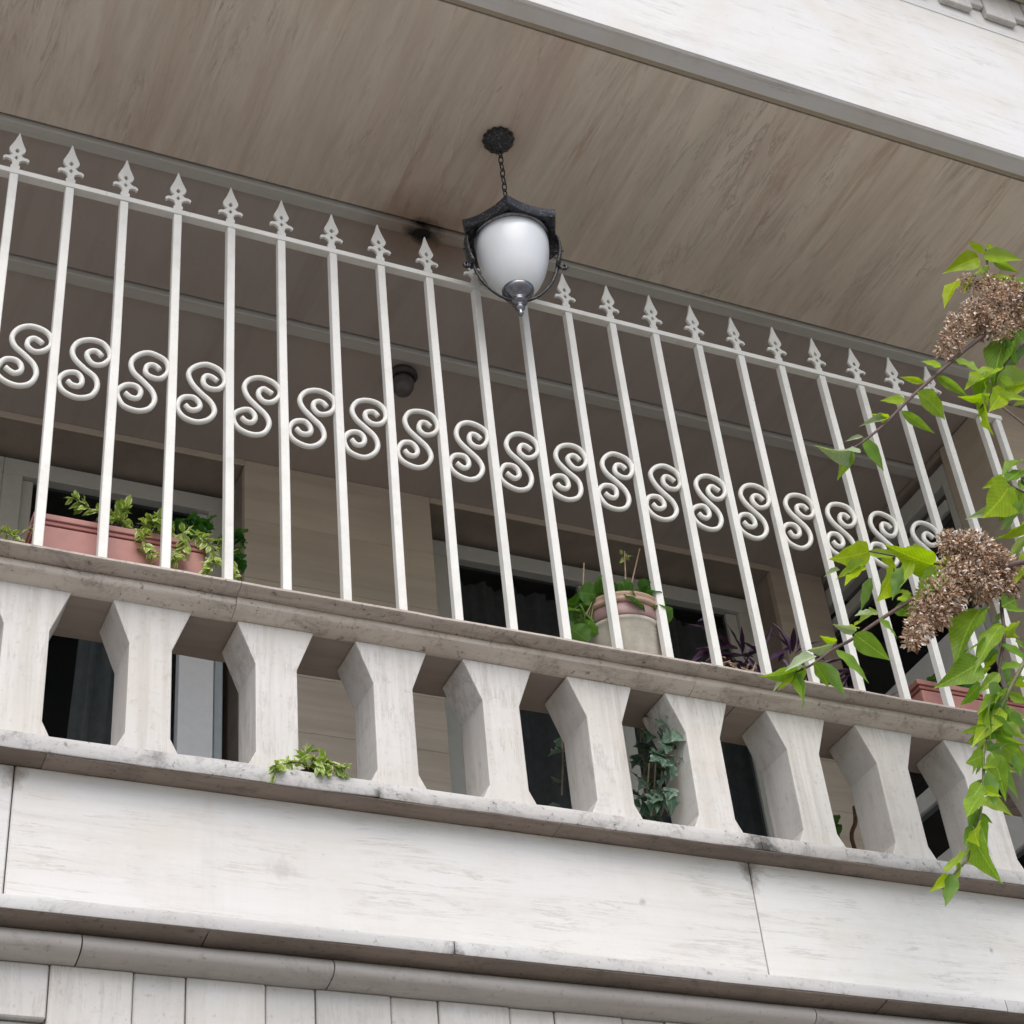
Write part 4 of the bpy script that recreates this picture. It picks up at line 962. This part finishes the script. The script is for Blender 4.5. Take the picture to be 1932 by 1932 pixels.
L3 = [
 (1856, 1425, 1826, 1438, GR), (1854, 1490, 1888, 1502, YE), (1850, 1500, 1822, 1536, GR), (1847, 1535, 1875, 1552, GR), (1841, 1565, 1815, 1592, GR), (1833, 1600, 1812, 1612, YE), (1860, 1415, 1898, 1400, GR), (1868, 1375, 1838, 1402, GR), (1888, 1335, 1852, 1382, YE), (1905, 1345, 1938, 1372, GR),
 (1890, 1340, 1935, 1345, GR), (1895, 1365, 1935, 1395, YE), (1880, 1385, 1930, 1412, GR), (1870, 1420, 1905, 1500, GR), (1875, 1440, 1925, 1495, GR), (1862, 1455, 1885, 1530, GR), (1880, 1320, 1845, 1365, GR), (1900, 1310, 1945, 1330, GR), (1850, 1290, 1815, 1330, GR), (1905, 1280, 1945, 1300, YE),
 (1870, 1260, 1820, 1282, YE), (1885, 1230, 1835, 1252, GR), (1890, 1180, 1840, 1225, GR), (1900, 1150, 1940, 1155, GR), (1915, 1210, 1945, 1225, GR), (1860, 1395, 1835, 1420, YE), (1890, 1405, 1945, 1460, GR), (1878, 1360, 1910, 1420, GR),
 (1890, 1300, 1800, 1370, GR), (1888, 1305, 1850, 1345, GR), (1880, 1320, 1925, 1310, GR), (1900, 1330, 1870, 1400, GR), (1905, 1350, 1885, 1412, YE), (1862, 1372, 1822, 1382, GR), (1858, 1380, 1895, 1372, YE), (1858, 1400, 1838, 1450, GR), (1856, 1405, 1910, 1448, GR), (1856, 1440, 1838, 1465, GR), (1856, 1445, 1918, 1452, YE), (1855, 1470, 1828, 1492, GR), (1855, 1468, 1895, 1480, GR), (1853, 1480, 1830, 1510, GR), (1853, 1508, 1903, 1522, YE),
 (1850, 1515, 1828, 1520, YE), (1848, 1525, 1818, 1560, GR), (1845, 1545, 1862, 1580, GR), (1843, 1560, 1826, 1580, YE), (1836, 1575, 1866, 1655, GR), (1838, 1578, 1868, 1590, YE), (1815, 1625, 1780, 1628, YE), (1806, 1625, 1814, 1674, YE), (1792, 1648, 1797, 1718, GR), (1790, 1652, 1762, 1680, YE), (1792, 1655, 1778, 1690, GR), (1870, 1350, 1925, 1385, GR), (1868, 1340, 1900, 1350, GR), (1900, 1400, 1935, 1430, GR), (1910, 1420, 1930, 1470, GR),
 (1895, 905, 1855, 920, YE), (1905, 915, 1868, 985, YE), (1915, 920, 1885, 985, GR), (1920, 922, 1945, 985, GR), (1900, 908, 1935, 880, GR), (1925, 925, 1945, 890, GR), (1930, 960, 1880, 1000, GR), (1935, 985, 1895, 1025, YE), (1940, 1010, 1900, 1060, YE), (1925, 870, 1890, 880, GR), (1945, 1040, 1915, 1090, YE), (1895, 960, 1850, 965, PA)]
to_cam = lambda p: (CAM-p).normalized()
for lst, D in ((L1, D1), (L2, D2), (L3, D3)):
    for (bx, by, tx, ty, bk) in lst:
        Y0 = D+random.uniform(-.03, .03)
        ll = math.hypot(tx-bx, ty-by); mx_ = random.uniform(74, 96)
        if ll > mx_: tx, ty = bx+(tx-bx)*mx_/ll, by+(ty-by)*mx_/ll
        b = atY(bx, by, Y0); t_ = atY(tx, ty, Y0+random.uniform(-.05, .04))
        nn = to_cam(b)*-0.55 + Vector((random.uniform(-.5, .5), random.uniform(-.5, .2), 0.75))
        if bk is PA: nn = to_cam(b)*0.3+Vector((random.uniform(-1, 1), -.3, .3))
        if random.random() < .5: nn = to_cam(b)*0.9 + rv(.55)
        put_leaf(TR, bk, b, t_, normal=nn, wscale=random.uniform(0.64, 0.94))
        # petiole
# fuller growth to the right, outside the picture
for k in range(120):
    p = Vector((random.uniform(3.55, 4.6), random.uniform(-1.0, -.35), random.uniform(-1.4, 1.9)))
    s = CAM+(p-CAM)
    d = p-CAM; px = 966+FPX*d.dot(CR)/d.dot(CF)
    if px < 1945: continue
    dd = Vector((random.uniform(-1, 1), random.uniform(-.8, .4), random.uniform(-.9, .2))).normalized()
    put_leaf(TR, random.choice((GR, GR, YE)), p, p+dd*random.uniform(.07, .12), normal=Vector((0, -.3, 1))+rv(.5), wscale=1.1)

def seeds(name, blobs, n, seed):
    """dry flower head: many small papery husks on a branching core"""
    R = random.Random(seed)
    verts = []; faces = []; tint = []
    tot = sum(b[1]*b[1] for b in blobs)
    for (cpos, rr, ax) in blobs:
        m = int(n*rr*rr/tot)
        for k in range(m):
            u = Vector((R.gauss(0, 1), R.gauss(0, 1), R.gauss(0, 1))).normalized()*(R.random()**0.38)
            rr2 = rr*1.22; p = Vector(cpos)+Vector((u.x*rr2, u.y*rr2*.8, u.z*rr2)) + Vector(ax)*R.uniform(-.5, .5)
            d = (u*0.8+Vector((R.uniform(-.6, .6), R.uniform(-.6, .6), R.uniform(-1.0, .3)))).normalized()
            L = R.uniform(.008, .018); W = L*R.uniform(.20, .38)
            side = d.cross(Vector((R.uniform(-1, 1), R.uniform(-1, 1), R.uniform(-1, 1)))).normalized()*W
            nn = d.cross(side).normalized()*W*.6
            b = len(verts)
            verts += [p, p+d*L*.45+side+nn, p+d*L, p+d*L*.45-side+nn, p+d*L*.5-nn*.4]
            faces += [(b, b+1, b+4), (b+1, b+2, b+4), (b+2, b+3, b+4), (b+3, b, b+4)]
            tv = min(1, max(0, R.gauss(.56, .27)+0.16*u.z)); tint += [tv]*5
    me = bpy.data.meshes.new(name); me.from_pydata([tuple(v) for v in verts], [], faces)
    at = me.attributes.new('tint', 'FLOAT', 'POINT')
    at.data.foreach_set('value', tint)
    o = link(name, me, TR, M_seed); o['kind'] = 'stuff'
    return o
V = lambda px, py, Y: atY(px, py, Y)
Z0 = Vector((0, 0, 0))
seeds('seed_cluster', [(V(1830, 535, -.53), .026, Vector((.05, 0, .01))), (V(1868, 530, -.53), .022, Z0), (V(1905, 535, -.53), .024, Z0), (V(1885, 570, -.53), .055, Z0), (V(1840, 590, -.54), .038, Z0), (V(1812, 612, -.54), .034, Z0), (V(1795, 640, -.54), .030, Z0), (V(1783, 662, -.53), .020, Z0),
                       (V(1850, 610, -.52), .042, Z0), (V(1920, 600, -.52), .045, Z0), (V(1890, 618, -.55), .036, Vector((.05, 0, .03))), (V(1930, 560, -.55), .035, Z0)], 3600, 3)
seeds('seed_cluster', [(V(1800, 1030, -.50), .038, Z0), (V(1835, 1045, -.51), .055, Z0), (V(1870, 1065, -.50), .052, Z0), (V(1845, 1095, -.50), .052, Z0), (V(1800, 1090, -.50), .045, Z0), (V(1770, 1125, -.50), .045, Z0), (V(1750, 1155, -.50), .040, Z0), (V(1735, 1185, -.50), .030, Z0), (V(1722, 1208, -.50), .020, Z0), (V(1790, 1130, -.49), .036, Z0), (V(1885, 1105, -.49), .030, Z0), (V(1770, 1160, -.49), .028, Z0)], 6000, 4)
seeds('seed_cluster', [(V(1915, 1075, -.46), .028, Z0), (V(1905, 1110, -.46), .02, Z0)], 260, 5)
